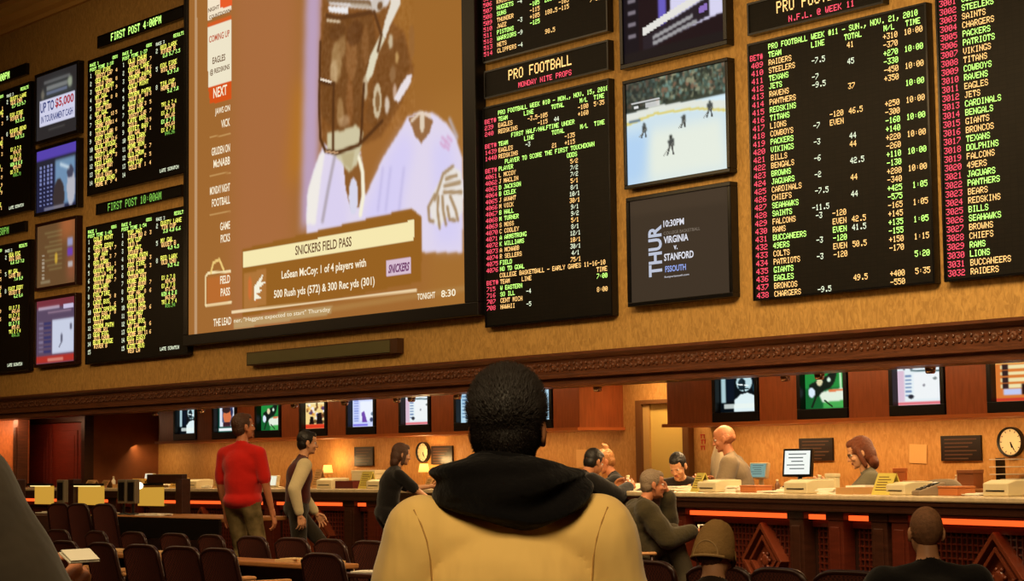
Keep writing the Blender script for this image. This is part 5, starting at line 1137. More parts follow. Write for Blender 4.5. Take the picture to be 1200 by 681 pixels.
    HM = Matrix.Translation(hc) @ (RU @ Matrix.Rotation(head[0], 3, 'Z') @ Matrix.Rotation(head[1], 3, 'X')).to_4x4() @ Matrix.Scale(k, 4) if not (isinstance(head[2], float)) else Matrix.Translation(hc) @ (Matrix.Rotation(head[0], 3, 'Z') @ Matrix.Rotation(head[1], 3, 'X') @ Matrix.Rotation(head[2], 3, 'Y')).to_4x4() @ Matrix.Scale(k, 4)
    pieces += head_piece(HM, buzz=(hair in ('buzz', 'sides')), voxel=voxh)
    for sx in (-1, 1):
        a = sh[(sx, 'a')]; pieces.append(hand_piece(a['_M'], a.get('curl', .45), side=a.get('thumb', -sx)))
    mats = [skin, top, pants, shoes, hairm or skin, M_LIP, M_EYEW, M_IRIS, second or top]
    body = to_object('body', pieces, mats, root)
    if hair and hair != 'buzz': hair_object(hair, HM, hairm, root, T)
    root['_'] = 0; del root['_']
    return root, T, HM, sh, hc
def hair_object(kind, HM, m, root, T):
    h = Body()
    if kind in ('short', 'crop'):
        h.ell((0, -.018, .034), (.081, .097, .094)).ell((0, -.045, -.018), (.072, .062, .07)).ell((0, .035, .075), (.055, .055, .042))
        for sx in (-1, 1): h.ell((sx * .062, -.008, .02), (.015, .045, .042)); h.cap((sx * .068, .014, .004), (sx * .068, .014, -.008), .006)
    elif kind == 'low':
        h.ell((0, -.052, -.03), (.07, .052, .055)); h.ell((-.064, -.01, -.01), (.014, .035, .03)); h.ell((.064, -.01, -.01), (.014, .035, .03))
    elif kind == 'sides':
        for sx in (-1, 1): h.ell((sx * .07, -.025, -.005), (.014, .05, .035))
        h.ell((0, -.085, -.01), (.055, .024, .038))
    elif kind == 'long':
        h.ell((0, -.02, .034), (.088, .102, .098)).ell((0, -.055, -.03), (.085, .07, .1)).ell((0, .035, .08), (.06, .055, .04)).ell((0, -.07, -.10), (.088, .05, .07))
        for sx in (-1, 1): h.chain([(sx * .07, .02, .03), (sx * .084, .012, -.04), (sx * .082, .0, -.11)], [.024, .022, .02])
    elif kind == 'bun':
        h.ell((0, -.02, .034), (.082, .098, .094)).ell((0, -.045, -.018), (.072, .062, .07)).ell((0, .035, .075), (.055, .055, .042)).ell((0, -.07, .12), (.035, .035, .04)).ell((.02, -.06, .15), (.02, .02, .03))
    co, f, mi = h.skin(.006, 3)
    rs = np.random.RandomState(5); c0 = np.array([0, -.02, .02]); d = co - c0; d /= np.linalg.norm(d, axis=1)[:, None]
    co = co + d * (np.sin(co[:, 0] * 260 + 30 * np.sin(co[:, 2] * 24)) * .0016 + rs.randn(len(co)) * .0006)[:, None]
    to_object('hair', [tf(HM, (co, f, mi))], [m], root)
def heading(v): return math.atan2(-v[0], v[1])      # yaw so that local +Y points along v
A_F = heading((FWD.x, FWD.y)); A_R = heading((RGT.x, RGT.y)); A_L = heading((-RGT.x, -RGT.y)); A_B = heading((-FWD.x, -FWD.y))
S_TAN, S_LIGHT, S_RUDDY = skin_mat('tan_skin', (184, 122, 82)), skin_mat('fair_skin', (206, 150, 110)), skin_mat('ruddy_skin', (188, 120, 82))
H_BLACK = mat('black_hair', (20, 14, 11), .5, bump=.15, bscale=90, spec=.4); H_GREY = mat('grey_hair', (128, 108, 86), .6, bump=.4, bscale=120); H_BROWN = mat('brown_hair', (70, 42, 26), .5, bump=.5, bscale=110); H_AUB = mat('auburn_hair', (128, 66, 36), .45, noise=.4, nscale=22, stretch=(6, 6, 1), bump=.5, bscale=110)
H_BUZZ = mat('buzzed_scalp', (150, 104, 70), .7, noise=.35, nscale=60, bump=.4, bscale=260); H_BLOND = mat('blond_hair', (168, 112, 62), .5, bump=.5, bscale=110)
SH_BLK = mat('black_shoes', (20, 16, 14), .4)
C_BLACK = cloth('black_cloth', (20, 18, 18)); C_DKPANT = cloth('dark_trousers', (44, 38, 28)); C_OLIVE = cloth('olive_jacket', (62, 54, 34), bump=.6); C_RED = cloth('red_tee', (196, 30, 22), noise=.12); C_VEST = cloth('maroon_vest', (74, 24, 20)); C_CREAM = cloth('cream_shirt', (206, 190, 148), noise=.08)
C_GREY = cloth('taupe_grey_shirt', (126, 108, 84)); C_OLTOP = cloth('grey_olive_top', (112, 104, 82)); C_DARKCOAT = cloth('dark_taupe_coat', (60, 52, 42), bump=.5, bs=9)
C_CAMO = mat('camo_trousers', (142, 122, 82), .9, noise=.5, nscale=9, rgb2=(86, 74, 46), bump=.4, bscale=14, spec=.1)
def ground(px, D=None, Y=None, z=0):
    p = at(px, 560, D=D) if D else at(px, 560, Y=Y); return V3((p.x, p.y, z))

# --- man in the cream-yellow jacket with the black hood (main figure)
C_JACKET = mat('butter_yellow_jacket', (246, 206, 124), .8, noise=.06, nscale=4, bump=.9, bscale=5, spec=.15, sheen=.3, stretch=(1.6, 1, .5), detail=2)
g = ground(597, D=4.2, z=FH)
root, T, HM, sh, hc = human('man seen from behind in a butter yellow jacket with a black hood', g, A_F + .04, hip=.865, s=.965, top=C_JACKET, pants=mat('blue_black_jeans', (30, 32, 44), .8), shoes=SH_BLK, skin=S_TAN, hair=None, hairm=H_BLACK, puff=.034, wide=1.03,
    arms=[dict(wrist=(-.30, .1, .80), pole=(-.3, -1, 0)), dict(wrist=(.30, .1, .80), pole=(.3, -1, 0))], voxel=.008, wrinkle=.0045, voxh=.004, collar=False, smooth=14, head=(-.22, .02, (0, 0, .021)), shz=.466)
# jacket seams: armhole lines laid on the cloth
from mathutils.bvhtree import BVHTree
bm_ = [c for c in root.children if c.name.startswith('body')][0]; bvh = BVHTree.FromPolygons([v.co[:] for v in bm_.data.vertices], [p.vertices[:] for p in bm_.data.polygons])
for sx in (-1, 1):
    pts = []
    for x, z in ((.205, 1.375), (.19, 1.345), (.178, 1.31), (.171, 1.27), (.168, 1.22), (.168, 1.16), (.170, 1.10), (.176, 1.04), (.186, .98)):
        h = bvh.ray_cast(V3((sx * x, -1, z)), V3((0, 1, 0)))
        if h[0]: pts.append(h[0] + V3((0, -.0005, 0)))
    if len(pts) > 2: MB().tube(pts, .0018, 6).build('sleeve_seam', mat('tan_thread', (186, 142, 76), .9), bm_, smooth=True)  # seam thread a little darker than the jacket cloth
# hair: dense short spikes over a cap
h = Body(); h.ell((0, -.016, .036), (.084, .100, .094)).ell((0, -.050, -.022), (.074, .058, .078)).ell((0, .035, .078), (.058, .058, .044)).ell((0, -.062, -.07), (.06, .036, .035))
for sx in (-1, 1): h.ell((sx * .060, -.020, .010), (.018, .052, .060))
co, f, mi = h.skin(.004, 14); to_object('hair', [tf(HM, (co, f, mi))], [H_BLACK], root)
hb = bpy.data.objects[root.children[-1].name]
rs = np.random.RandomState(11); Fa = np.array([q[:3] for q in f]); sel = rs.choice(len(Fa), 15000); m_ = MB(); c0 = np.array([0, -.02, .0]); vv = []; ff = []
for q in sel:
    w_ = rs.dirichlet((1, 1, 1)); p = (co[Fa[q]] * w_[:, None]).sum(0); n = p - c0; n /= np.linalg.norm(n)
    if p[2] < -.085: continue
    L = .010 + .014 * max(0, n[2]) ** .6; q_ = min(1, max(0, (n[2] + .3) / 1.0)); fl = np.array([0, -.15 + .1 * q_, -.7 + 1.35 * q_]); d = n + fl * .6 + rs.randn(3) * .22; d /= np.linalg.norm(d)
    a = np.cross(d, rs.randn(3)); a /= np.linalg.norm(a); b_ = np.cross(d, a); o = len(vv); r_ = .0011
    p = p - n * .002; vv += [p + a * r_, p - a * r_ * .5 + b_ * r_ * .87, p - a * r_ * .5 - b_ * r_ * .87, p + d * L]; ff += [(o, o + 1, o + 3), (o + 1, o + 2, o + 3), (o + 2, o, o + 3)]
to_object('hair_strands', [tf(HM, (np.array(vv), ff, [0] * len(ff)))], [mat('black_hair_strand', (30, 21, 15), .5, spec=.4)], hb)
# hood: black fleece collar lying round the neck with the bag hanging behind
def hood(T, root, m):
    nu, nv = 80, 34; vs = []
    for j in range(nv):
        v = j / (nv - 1)
        for i in range(nu):
            a = 2 * PI * i / nu; ca, sa = math.cos(a), math.sin(a); back = max(0, -sa); right = max(0, ca)
            sd = abs(ca)
            top = .612 + .036 * back * (1 - .3 * right) + .018 * max(0, -ca) * (sa < .3)
            if v < .22:                       # inside of the collar round the neck
                t = v / .22; r = .070 + .022 * t; z = .50 + (top - .50) * math.sin(t * PI / 2)
            elif v < .85:                     # outside, falling over the shoulders and the back
                t = (v - .22) / .63; drop = .056 + .088 * back ** 1.3 + .02 * max(0, -ca)
                bulge = math.sin(min(1, t * 1.35) * PI / 2)
                r = .092 + (.040 + .030 * sd ** 1.5 + .012 * back) * bulge - .0 * t
                r += -.022 * back * t * t + .011 * math.sin(t * 13 + 3.2 * ca - 1.0) * math.sin(t * PI) + .014 * math.sin(t * 7.5 + 1.6 * ca + 2.0 * sa) * (1 - .5 * t) + .005 * math.sin(5 * a + 4 * t)
                z = top - drop * t ** 1.25 + .012 * math.sin(t * PI) * sd
                z += .008 * math.sin(3 * a + 1.0) * t
            else:                             # hem tucked back under against the jacket
                t = (v - .85) / .15; drop = .056 + .088 * back ** 1.3 + .02 * max(0, -ca)
                r = -.022 * back + .092 + .040 + .030 * sd ** 1.5 + .012 * back + .009 * math.sin(7.5 + 1.6 * ca + 2.0 * sa) * .5 + .005 * math.sin(5 * a + 4) - .10 * t
                z = top - drop + .008 * math.sin(3 * a + 1.0) - .026 * math.sin(t * PI / 2)
            vs.append(T((r * ca * 1.05, r * sa * (1.0 if sa < 0 else .85) - .014, z)))
    fs = [(j * nu + i, j * nu + (i + 1) % nu, (j + 1) * nu + (i + 1) % nu, (j + 1) * nu + i) for j in range(nv - 1) for i in range(nu)]
    me = bpy.data.meshes.new('hood'); me.from_pydata([tuple(q) for q in vs], [], fs); me.materials.append(m); me.polygons.foreach_set('use_smooth', [True] * len(fs)); me.update()
    o = bpy.data.objects.new('hood', me); COL.objects.link(o); o.parent = root
    sd_ = o.modifiers.new('thick', 'SOLIDIFY'); sd_.thickness = .008; sd_.offset = 0
hood(T, root, mat('black_fleece', (15, 13, 14), .95, bump=.6, bscale=22, spec=.1, sheen=.1))

# --- dark foreground figure cut by the left edge
g = ground(-243, D=2.75, z=FH)
human('person in a dark taupe coat cut off by the left picture edge', g, A_F - .12, hip=.965, s=1.03, lean=.0, shz=.448, top=C_DARKCOAT, pants=C_DKPANT, shoes=SH_BLK, skin=S_RUDDY, hair='short', hairm=H_BROWN, puff=.05, wide=1.12,
      arms=[dict(wrist=(-.3, .1, .9), pole=(-1, -1, -.6)), dict(wrist=(.275, .27, 1.25), pole=(.7, -.6, -1), dir=(.2, .9, .35), back=(1, 0, .4), curl=.7)], wrinkle=.004)
FG = (g, A_F - .12)
# --- man in the red T-shirt
g = ground(284, D=18.3)
human('man in a red T-shirt and camouflage trousers standing with his back turned', g, A_F - .45, hip=.94, s=1.03, lean=-.04, bend=.04, top=C_RED, pants=C_CAMO, shoes=SH_BLK, skin=S_RUDDY, hair='short', hairm=H_BROWN, sleeve='short', puff=.016, belly=.05, wide=1.03, smooth=20, hem=True,
      arms=[dict(wrist=(-.27, .12, .86), pole=(-.5, -1, 0)), dict(wrist=(.28, .08, .84), pole=(.5, -1, 0))], legs=[dict(ankle=(-.14, .0, .09)), dict(ankle=(.15, -.05, .09))], head=(-.5, .12, 0.0))
# --- man in vest walking right
g = ground(347, D=19.6)
human('man in a maroon vest and cream sleeves walking past the counter', g, A_R + .3, hip=.85, s=.97, lean=.10, bend=.06, top=C_VEST, pants=C_DKPANT, shoes=SH_BLK, skin=S_LIGHT, hair='short', hairm=H_BLACK, puff=.02, second=C_CREAM,
      arms=[dict(wrist=(-.22, .24, .80), pole=(-.3, -1, -.2)), dict(wrist=(.27, -.02, .80), pole=(.6, -1, 0))], legs=[dict(ankle=(-.1, .3, .10)), dict(ankle=(.1, -.28, .13))], head=(0.0, -.1, 0.0))
# --- woman in black at the counter
g = ground(452, D=20.3)
human('woman with long brown hair in a black top leaning to the counter', g, A_R + .35, hip=.78, s=.91, lean=.18, bend=.1, top=C_BLACK, pants=C_BLACK, shoes=SH_BLK, skin=S_LIGHT, hair='long', hairm=H_BROWN, puff=.016, sleeve='short',
      arms=[dict(wrist=(-.1, .52, 1.04), pole=(-.4, -.2, -1)), dict(wrist=(.16, .5, .86), pole=(.6, -.6, -1))], head=(0.0, -.15, 0.0))
# --- customer in black coat leaning over the counter
g = ground(661, D=18.0)
human('dark haired customer in a black coat leaning over the counter', g, A_R + .55, hip=.70, s=.98, lean=.30, bend=.28, top=C_BLACK, pants=C_BLACK, shoes=SH_BLK, skin=S_TAN, hair='short', hairm=H_BLACK, puff=.035, wide=1.05,
      arms=[dict(wrist=(-.12, .62, 1.035), pole=(-.6, 0, -1)), dict(wrist=(.12, .64, 1.035), pole=(.8, 0, -1))], legs=[dict(ankle=(-.13, .12, .09)), dict(ankle=(.13, -.1, .09))], head=(0.1, -.35, 0.0))
# --- clerk facing him
p, u_, dd, n_ = cpt(736, .85)
human('clerk in black with tied up blond hair facing the customer in black', V3((p.x, p.y, 0)), A_L - .1, hip=.66, s=.97, lean=.22, bend=.15, top=C_BLACK, pants=C_BLACK, shoes=SH_BLK, skin=S_RUDDY, hair='bun', hairm=H_BLOND, puff=.02,
      arms=[dict(wrist=(-.12, .52, 1.04), pole=(-1, 0, -.6)), dict(wrist=(.14, .50, 1.04), pole=(1, 0, -.6))], legs=[dict(ankle=(-.1, .35, .09), pole=(0, 1, .6)), dict(ankle=(.1, .35, .09), pole=(0, 1, .6))], head=(0.1, -.45, 0.0))
# --- clerk reading
p, u_, dd, n_ = cpt(804, .75)
human('dark haired clerk in black looking down at papers on the counter', V3((p.x, p.y, 0)), A_B - .35, hip=.635, s=.97, lean=.2, bend=.30, top=cloth('charcoal_shirt', (44, 36, 32)), pants=C_BLACK, shoes=SH_BLK, skin=S_LIGHT, hair='short', hairm=H_BLACK, puff=.03, wide=1.15,
      arms=[dict(wrist=(-.17, .38, 1.03), pole=(-1, 0, -.5), dir=(.8, .5, 0), back=(0, 0, 1)), dict(wrist=(.17, .38, 1.03), pole=(1, 0, -.5), dir=(-.8, .5, 0), back=(0, 0, 1))], legs=[dict(ankle=(-.1, .35, .09), pole=(0, 1, .6)), dict(ankle=(.1, .35, .09), pole=(0, 1, .6))], head=(-.15, -.55, 0.0))
# --- bald standing clerk
p, u_, dd, n_ = cpt(868, 1.2)
human('bald clerk in a taupe grey shirt standing behind the yellow sign', V3((p.x, p.y, 0)), A_L - .25, hip=.79, s=1.03, lean=.14, bend=.06, top=C_GREY, pants=C_DKPANT, shoes=SH_BLK, skin=S_RUDDY, hair='sides', hairm=S_RUDDY, puff=.03, belly=.05, wide=1.1,
      arms=[dict(wrist=(-.18, .34, 1.06), pole=(-.6, -.6, -.6)), dict(wrist=(.22, .26, 1.05), pole=(.6, -.6, -.6))], head=(0.0, -.25, 0.0))
# --- woman with auburn hair
p, u_, dd, n_ = cpt(1030, .95)
root, T, HM, sh, hc = human('auburn haired woman in glasses and a grey olive top behind the counter', V3((p.x, p.y, 0)), A_L - .15, hip=.64, s=1.02, lean=.08, bend=.14, top=C_OLTOP, pants=C_BLACK, shoes=SH_BLK, skin=S_LIGHT, hair='long', hairm=H_AUB, puff=.03, wide=1.15,
      arms=[dict(wrist=(-.1, .44, 1.03), pole=(-.6, -.3, -1)), dict(wrist=(.14, .44, 1.03), pole=(.6, -.3, -1))], legs=[dict(ankle=(-.1, .2, .09)), dict(ankle=(.1, .2, .09))], head=(0.05, -.32, 0.0))
m_ = MB()
for sx in (-1, 1):
    m_.tube([HM @ V3((sx * .032 + .024 * math.cos(a), .098, .0 + .017 * math.sin(a))) for a in [2 * PI * k / 14 for k in range(15)]], .0022, 6); m_.tube([HM @ V3((sx * .056, .096, .006)), HM @ V3((sx * .08, .0, .0))], .002, 6)
m_.tube([HM @ V3((-.008, .099, .002)), HM @ V3((.008, .099, .002))], .002, 6); m_.build('glasses', M_BLACK, root)

# --- seated man in the olive jacket
g = ground(737, D=16.0)
root, T, HM, sh, hc = human('grey haired man in an olive jacket seated sideways, hand at his chin', g, A_R + .15, hip=.455, s=.97, lean=.12, bend=.22, top=C_OLIVE, pants=mat('dark_olive_trousers', (60, 52, 36), .9, bump=.4, bscale=12), shoes=SH_BLK, skin=S_RUDDY, hair='short', hairm=H_GREY, puff=.044, belly=.05, wide=1.1, hem=True, smooth=9, wrinkle=.004,
      arms=[dict(wrist=(-.06, .34, .99), pole=(-.4, .4, -1), dir=(0, -.3, 1), back=(0, 1, .1), curl=.8), dict(wrist=(.18, .48, .70), pole=(.5, -.5, -.8), dir=(-.1, 1, .1), back=(0, 0, 1))],
      legs=[dict(ankle=(-.12, .50, .09), pole=(0, .6, 1)), dict(ankle=(.12, .44, .30), pole=(0, .6, 1), foot=(0, 1, -.3))], head=(0.0, -.05, 0.0))
OLIVE = (g, A_R + .15)
Rz = Matrix.Rotation(A_R + .15, 3, 'Z'); bp_ = g + Rz @ V3((.16, .64, .715))
bk = MB(); bk.prism([(0, -.1, 0), (.11, -.1, .035), (.11, .1, .035), (0, .1, 0)], (0, 0, .006)); bk.prism([(0, -.1, 0), (-.11, -.1, .03), (-.11, .1, .03), (0, .1, 0)], (0, 0, .006))
tag(bk.build('open_booklet', M_WHITE, None, loc=bp_, rz=A_R), 'open white booklet held by the seated man in olive', 'booklet')

# --- man in the tan cap
g = ground(826, D=8.2, z=FH)
root, T, HM, sh, hc = human('man in a tan baseball cap seated low, seen from behind', g, A_F - .30, hip=.45, s=.97, lean=.14, bend=.14, top=cloth('dark_brown_sweater', (52, 38, 30)), pants=C_DKPANT, shoes=SH_BLK, skin=S_LIGHT, hair='low', hairm=H_BROWN, puff=.03,
      arms=[dict(wrist=(-.18, .40, .62), pole=(-1, -.4, -.6)), dict(wrist=(.18, .40, .62), pole=(1, -.4, -.6))], legs=[dict(ankle=(-.14, .46, .09), pole=(0, .6, 1)), dict(ankle=(.14, .46, .09), pole=(0, .6, 1))], head=(-.15, -.5, 0.0), headlift=-.006)
M_CAP = mat('tan_cap_cotton', (158, 124, 76), .9, noise=.12, nscale=30, bump=.25, bscale=80, spec=.1)
vs = []; nu, nv = 36, 12
for j in range(nv):
    t = j / (nv - 1) * PI / 2 * .985; 
    for i in range(nu):
        a = 2 * PI * i / nu; r = math.cos(t) ** .72; sq = 1 + .0 * math.sin(a); vs.append(HM @ V3((.089 * r * math.cos(a), -.014 + .108 * r * math.sin(a), -.05 + .030 * math.sin(a) * math.cos(t) + .19 * math.sin(t) + .003 * math.sin(6 * a) * math.sin(2 * t))))
fs = [(j * nu + i, j * nu + (i + 1) % nu, (j + 1) * nu + (i + 1) % nu, (j + 1) * nu + i) for j in range(nv - 1) for i in range(nu)] + [tuple((nv - 1) * nu + i for i in range(nu))]
o = MB().add(vs, fs).build('cap_crown', M_CAP, root, smooth=True); q = o.modifiers.new('t', 'SOLIDIFY'); q.thickness = .003; q.offset = 1
m_ = MB(); vs = []
for j in range(6):
    for i in range(17):
        a = PI * (.12 + .76 * i / 16); rr = 1 + .75 * (j / 5) * math.sin(a) ** 1.2; vs.append(HM @ V3((.088 * math.cos(a) * (1 + .06 * j / 5), -.012 + .104 * math.sin(a) * rr, .014 - .018 * (j / 5) * (1 + abs(math.cos(a))))))
m_.add(vs, [(j * 17 + i, j * 17 + i + 1, (j + 1) * 17 + i + 1, (j + 1) * 17 + i) for j in range(5) for i in range(16)]); b2 = m_.build('cap_brim', M_CAP, o, smooth=True); q = b2.modifiers.new('t', 'SOLIDIFY'); q.thickness = .004
MB().lathe([(.008, 0), (.006, .005), (.001, .007)], (0, 0, 0), 10).build('cap_button', M_CAP, o).matrix_local = HM @ Matrix.Translation((0, -.012, .128))
m_ = MB(); m_.tube([HM @ V3((.090 * math.cos(a), -.014 + .109 * math.sin(a), -.046 + .030 * math.sin(a))) for a in [PI * (1.18 + .64 * k / 12) for k in range(13)]], .006, 8); m_.build('cap_strap', mat('tan_strap', (176, 142, 92), .8), o)
m_ = MB(); pts = []
for b in [PI * k / 16 for k in range(17)]:
    x = .056 * math.cos(b); zz = -.07 + .066 * math.sin(b); t = math.asin(max(0, min(.99, (zz + .078) / .19))); r = math.cos(t) ** .72; a_ = -math.acos(max(-1, min(1, x / (.089 * r))))
    pts.append(HM @ V3((x, -.014 + .108 * r * math.sin(a_) - .003, zz)))
m_.tube(pts, .0035, 8); m_.build('cap_opening_edge', MATS['tan_strap'], o)

# --- man with the shaved head
g = ground(1086, D=9.0, z=FH)
root, T, HM, sh, hc = human('man with a shaved head and black shirt seated at the right', g, A_F + .05, hip=.46, s=.99, lean=.0, bend=.06, top=C_BLACK, pants=C_BLACK, shoes=SH_BLK, skin=S_LIGHT, hair='buzz', hairm=H_BUZZ, puff=.03, wide=1.15,
      arms=[dict(wrist=(-.22, .38, .60), pole=(-1, -.4, -.4)), dict(wrist=(.22, .38, .60), pole=(1, -.4, -.4))], legs=[dict(ankle=(-.14, .46, .09), pole=(0, .6, 1)), dict(ankle=(.14, .46, .09), pole=(0, .6, 1))], head=(0, .0, 0.0), headlift=-.006)
# ---------------------------------------------------------------- chairs and desks in the seating pit
def woven():
    m = bpy.data.materials.new('woven_maroon'); m.use_nodes = True; nt = m.node_tree; b = nt.nodes['Principled BSDF']
    tc = nt.nodes.new('ShaderNodeTexCoord'); ck = nt.nodes.new('ShaderNodeTexChecker'); ck.inputs['Scale'].default_value = 70
    ck.inputs['Color1'].default_value = lin((108, 52, 38)) + (1,); ck.inputs['Color2'].default_value = lin((62, 28, 24)) + (1,)
    nt.links.new(tc.outputs['Object'], ck.inputs['Vector']); nt.links.new(ck.outputs['Color'], b.inputs['Base Color']); b.inputs['Roughness'].default_value = .7
    bp = nt.nodes.new('ShaderNodeBump'); bp.inputs['Strength'].default_value = .3; bp.inputs['Distance'].default_value = .01; nt.links.new(ck.outputs['Fac'], bp.inputs['Height']); nt.links.new(bp.outputs[0], b.inputs['Normal'])
    return m
M_WEAVE = woven(); M_FRAME = mat('dark_chair_frame', (44, 20, 16), .35); M_SEAT = cloth('maroon_seat_fabric', (86, 34, 28))
M_ARM = mat('tan_armrest', (186, 134, 84), .45)
def make_chair(name, hb=.87, w=.53, arms=True):
    """front faces +Y; the back panel is at -Y"""
    r = bpy.data.objects.new(name, None); COL.objects.link(r)
    def backpt(u, t, dy=0):
        y = -.22 - .10 * t - .03 * (1 - (2 * u - 1) ** 2) * -1; return V3(((u - .5) * w * (1 - .10 * t), y + dy, .42 + (hb - .42) * t))
    nu, nv = 13, 13; vs = []; 
    def shape(i, j, dy):
        u, t = i / (nu - 1), j / (nv - 1); a = abs(2 * u - 1); tt = t * (1 - .10 * a ** 5); return backpt(u, tt, dy)
    for dy in (0, .035): vs += [shape(i, j, dy) for j in range(nv) for i in range(nu)]
    q = lambda j, i: j * nu + i; N = nu * nv
    fs = [(q(j, i), q(j, i + 1), q(j + 1, i + 1), q(j + 1, i)) for j in range(nv - 1) for i in range(nu - 1)]; fs += [tuple(v + N for v in f[::-1]) for f in fs]
    bd = [q(0, i) for i in range(nu)] + [q(j, nu - 1) for j in range(1, nv)] + [q(nv - 1, i) for i in range(nu - 2, -1, -1)] + [q(j, 0) for j in range(nv - 2, 0, -1)]
    fs += [(bd[i], bd[i] + N, bd[(i + 1) % len(bd)] + N, bd[(i + 1) % len(bd)]) for i in range(len(bd))]
    MB().add(vs, fs).build('backrest', M_WEAVE, r)
    rim = [shape(0, j, .017) for j in range(nv)] + [shape(i, nv - 1, .017) for i in range(1, nu)] + [shape(nu - 1, j, .017) for j in range(nv - 2, -1, -1)]
    MB().tube(rim, .019, 8).build('back_frame', M_FRAME, r, smooth=True)
    m_ = MB(); m_.lathe([(.001, .40), (w * .43, .40), (w * .46, .43), (w * .45, .47), (w * .34, .49), (.001, .495)], (0, .02, 0), 24, sx=1.0, sy=.95); m_.build('seat', M_SEAT, r, smooth=True)
    for sx in (-1, 1):
        if arms: MB().bx(sx * (w / 2 - .012) - .03, sx * (w / 2 - .012) + .03, -.24, .16, .625, .655).build('armrest', M_ARM, r, .012)
        if arms: MB().tube([(sx * (w / 2 - .012), .12, .63), (sx * (w / 2 - .017), .14, .45), (sx * w * .4, .12, .42)], .014, 8).build('arm_support', M_FRAME, r, smooth=True)
        MB().tube([(sx * w * .36, .16, .41), (sx * w * .4, .19, .0)], .018, 8).build('leg', M_FRAME, r, smooth=True)
        MB().tube([(sx * w * .36, -.17, .41), (sx * w * .4, -.25, .0)], .018, 8).build('leg', M_FRAME, r, smooth=True)
    return r
proto = make_chair('casino_chair'); tall = make_chair('desk_chair', .89, .36, False); used = [False, False]
def chair(px, Y, z, yaw, label, group, base=0, dY=0):
    src = (proto, tall)[base]
    c = src if not used[base] else copy_tree(src)
    used[base] = True; p = at(px, 600, Y=Y); c.location = (p.x, Y, z); c.rotation_euler = (0, 0, yaw); tag(c, label, 'chair', group)
    return c
# far row of the pit, in front of the raised floor
r1 = [(52, 'hidden at its left by the dark coat'), (100, 'first clear of the dark coat'), (147, 'second clear of the dark coat'), (190, 'beneath the desk end'), (238, 'left of the man in red'), (283, 'just below the man in red'), (331, 'between the man in red and the vest'), (377, 'below the man in a vest'), (424, 'right of the vest, left of the hooded man'), (470, 'nearest the hooded man sleeve')]
for i, (px, w_) in enumerate(r1):
    chair(px, 9.2 if px > 160 else 9.1, FH, -.06 + .05 * math.sin(i * 2.1), 'maroon chair back in the far row, ' + w_, 'chairs in the far row of the pit')
r2 = [(24, 'at the coat hem'), (68, 'at the hand with paper'), (113, 'third from the left'), (158, 'fourth from the left'), (204, 'fifth from the left'), (251, 'sixth from the left'), (297, 'seventh from the left'), (420, 'alone before the hooded man')]
for i, (px, w_) in enumerate(r2):
    chair(px, 7.75, FH, .05 * math.sin(i * 1.7), 'maroon woven chair back in the near row, ' + w_, 'chairs in the near row of the pit')
for i, (px, Y, w_) in enumerate([(803, 8.35, 'left of the tan cap'), (884, 8.2, 'right of the tan cap'), (961, 8.2, 'between the tan cap and the shaved head'), (1038, 8.25, 'left of the shaved head')]):
    chair(px, Y, FH, -.1 + .1 * math.sin(i * 2.3), 'maroon woven chair back at the right, ' + w_, 'chairs at the right of the pit')
# chairs at the reading desk on the raised floor, turned aside
for px, Y, yaw, w_ in ((84, 9.95 + .3, .5, 'left one behind the dark post'), (112, 10.0, -.25, 'middle one with olive back'), (143, 10.0, -.2, 'right one'),):
    pass
for px, yaw, w_ in ((93, .25, 'leftmost of three'), (117, .2, 'middle of three'), (146, .25, 'rightmost of three')):
    c = chair(px, 10.06, 0, yaw, 'tall narrow chair at the lit reading desk, ' + w_, 'chairs at the reading desk', 1)
# seats of the people
M_STOOLS = []
def seat_for(pos, yaw, z, seat_z, lab, back=True):
    c = copy_tree(proto); c.location = (pos[0], pos[1], z); c.rotation_euler = (0, 0, yaw); k = seat_z / .48; c.scale = (1, 1, k); tag(c, lab, 'chair')
g = ground(826, D=8.2); seat_for(V3((g.x, g.y, 0)), A_F - .35, FH, .41, 'maroon chair under the man in the tan cap, mostly below the frame')
g = ground(1086, D=9.0); seat_for(V3((g.x, g.y, 0)), A_F + .05, FH, .385, 'maroon chair under the man with the shaved head')
g = ground(737, D=16.0); seat_for(V3((g.x, g.y, 0)), A_R + .15, 0, .40, 'dark maroon chair carrying the seated man in the olive jacket')
def stool(px, off, hip, lab, yaw=0):
    p, u_, dd, n_ = cpt(px, off); r = empty('clerk_stool', (p.x, p.y, 0), lab, 'stool')
    MB().lathe([(.001, hip - .17), (.17, hip - .17), (.19, hip - .14), (.17, hip - .115), (.001, hip - .11)], (0, 0, 0), 20).build('seat', C_BLACK, r, smooth=True)
    MB().tube([(0, 0, .04), (0, 0, hip - .16)], .025).build('post', M_FRAME, r); MB().lathe([(.22, 0), (.22, .015), (.04, .04), (.03, .05)], (0, 0, 0), 20).build('base', M_FRAME, r, smooth=True)
stool(736, .85, .66, 'stool under the clerk in black with tied up hair'); stool(804, .75, .635, 'stool under the dark haired reading clerk'); stool(1030, .95, .64, 'stool under the auburn haired woman')
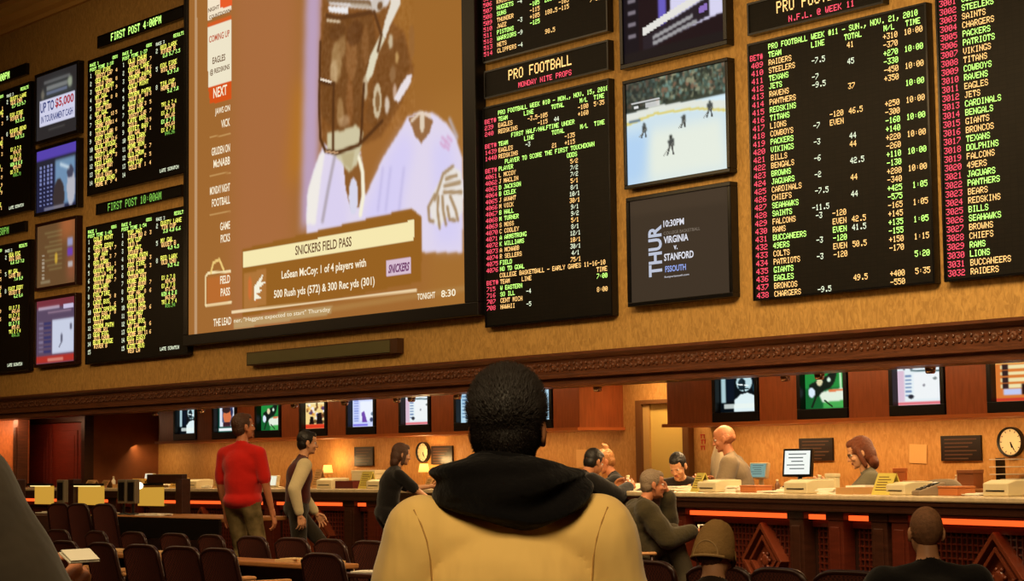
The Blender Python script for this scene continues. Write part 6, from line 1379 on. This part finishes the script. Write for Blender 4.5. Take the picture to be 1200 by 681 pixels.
# long desks between the rows
def long_desk(x0, x1, y0, y1, z, lab):
    r = empty('long_desk', ((x0 + x1) / 2, (y0 + y1) / 2, FH), lab, 'desk'); hx = (x1 - x0) / 2; hy = (y1 - y0) / 2
    MB().bx(-hx, hx, -hy, hy, z - FH - .04, z - FH).build('desk_top', M_TAN, r, .01)
    MB().bx(-hx + .05, hx - .05, hy - .05, hy - .02, .1, z - FH - .04).build('modesty_panel', M_DARK, r)
    n = max(2, int(hx * 2 / 1.6))
    for i in range(n + 1):
        xx = -hx + .15 + (hx * 2 - .3) * i / n; MB().bx(xx - .03, xx + .03, -hy + .05, hy - .06, 0, z - FH - .04).build('leg', M_DARK, r, .005)
    return r
long_desk(at(-60, 600, Y=8.45).x, at(399, 600, Y=8.45).x, 8.28, 8.62, .53, 'long tan topped desk between the two rows of maroon chairs')
for px, w_, lab in ((135, .22, 'white papers on the long desk between the rows, left'), (178, .2, 'folded sheet on the long desk between the rows'), (345, .26, 'small booklet on the long desk below the vest man'), (385, .2, 'notepad at the right end of the long desk')):
    p = at(px, 600, Y=8.45); tag(MB().box((0, 0, .01), (w_, .16, .02), Matrix.Rotation(.3, 3, 'Z')).box((.01, 0, .024), (w_ * .8, .14, .008), Matrix.Rotation(.1, 3, 'Z')).build('paper_stack', mat('buff_paper', (214, 180, 128), .7), None, loc=(p.x, 8.45, .531)), lab, 'papers')
r = empty('side_table', (at(456, 600, Y=8.3).x, 8.15, FH), 'small dark table with a white paper beside the yellow jacket sleeve', 'table')
MB().bx(-.22, .22, -.16, .16, .68, .71).build('table_top', M_DARK, r, .006); MB().tube([(0, 0, .02), (0, 0, .68)], .03).build('post', M_FRAME, r); MB().lathe([(.18, 0), (.17, .02), (.03, .04)], (0, 0, 0), 18).build('base', M_FRAME, r)
tag(MB().box((0, 0, .006), (.26, .18, .01), Matrix.Rotation(.5, 3, 'Z')).build('paper_sheet', M_WHITE, None, loc=(r.location.x, 8.15, .512)), 'white paper on the small table beside the yellow jacket sleeve', 'papers')
hM = Matrix.Translation(FG[0]) @ Matrix.Rotation(FG[1], 4, 'Z')
q = at(93, 653, D=3.02); m_ = MB(); R_ = Matrix.Rotation(FG[1] - .5, 3, 'Z') @ Matrix.Rotation(.55, 3, 'Y')
m_.box((0, 0, 0), (.03, .06, .002), R_ ); m_.box(tuple(R_ @ V3((.0, 0, .004))), (.028, .058, .002), R_ @ Matrix.Rotation(.06, 3, 'Y'))
tag(m_.build('folded_paper', M_WHITE, None, loc=q), 'folded white paper held by the person in the dark coat', 'papers')
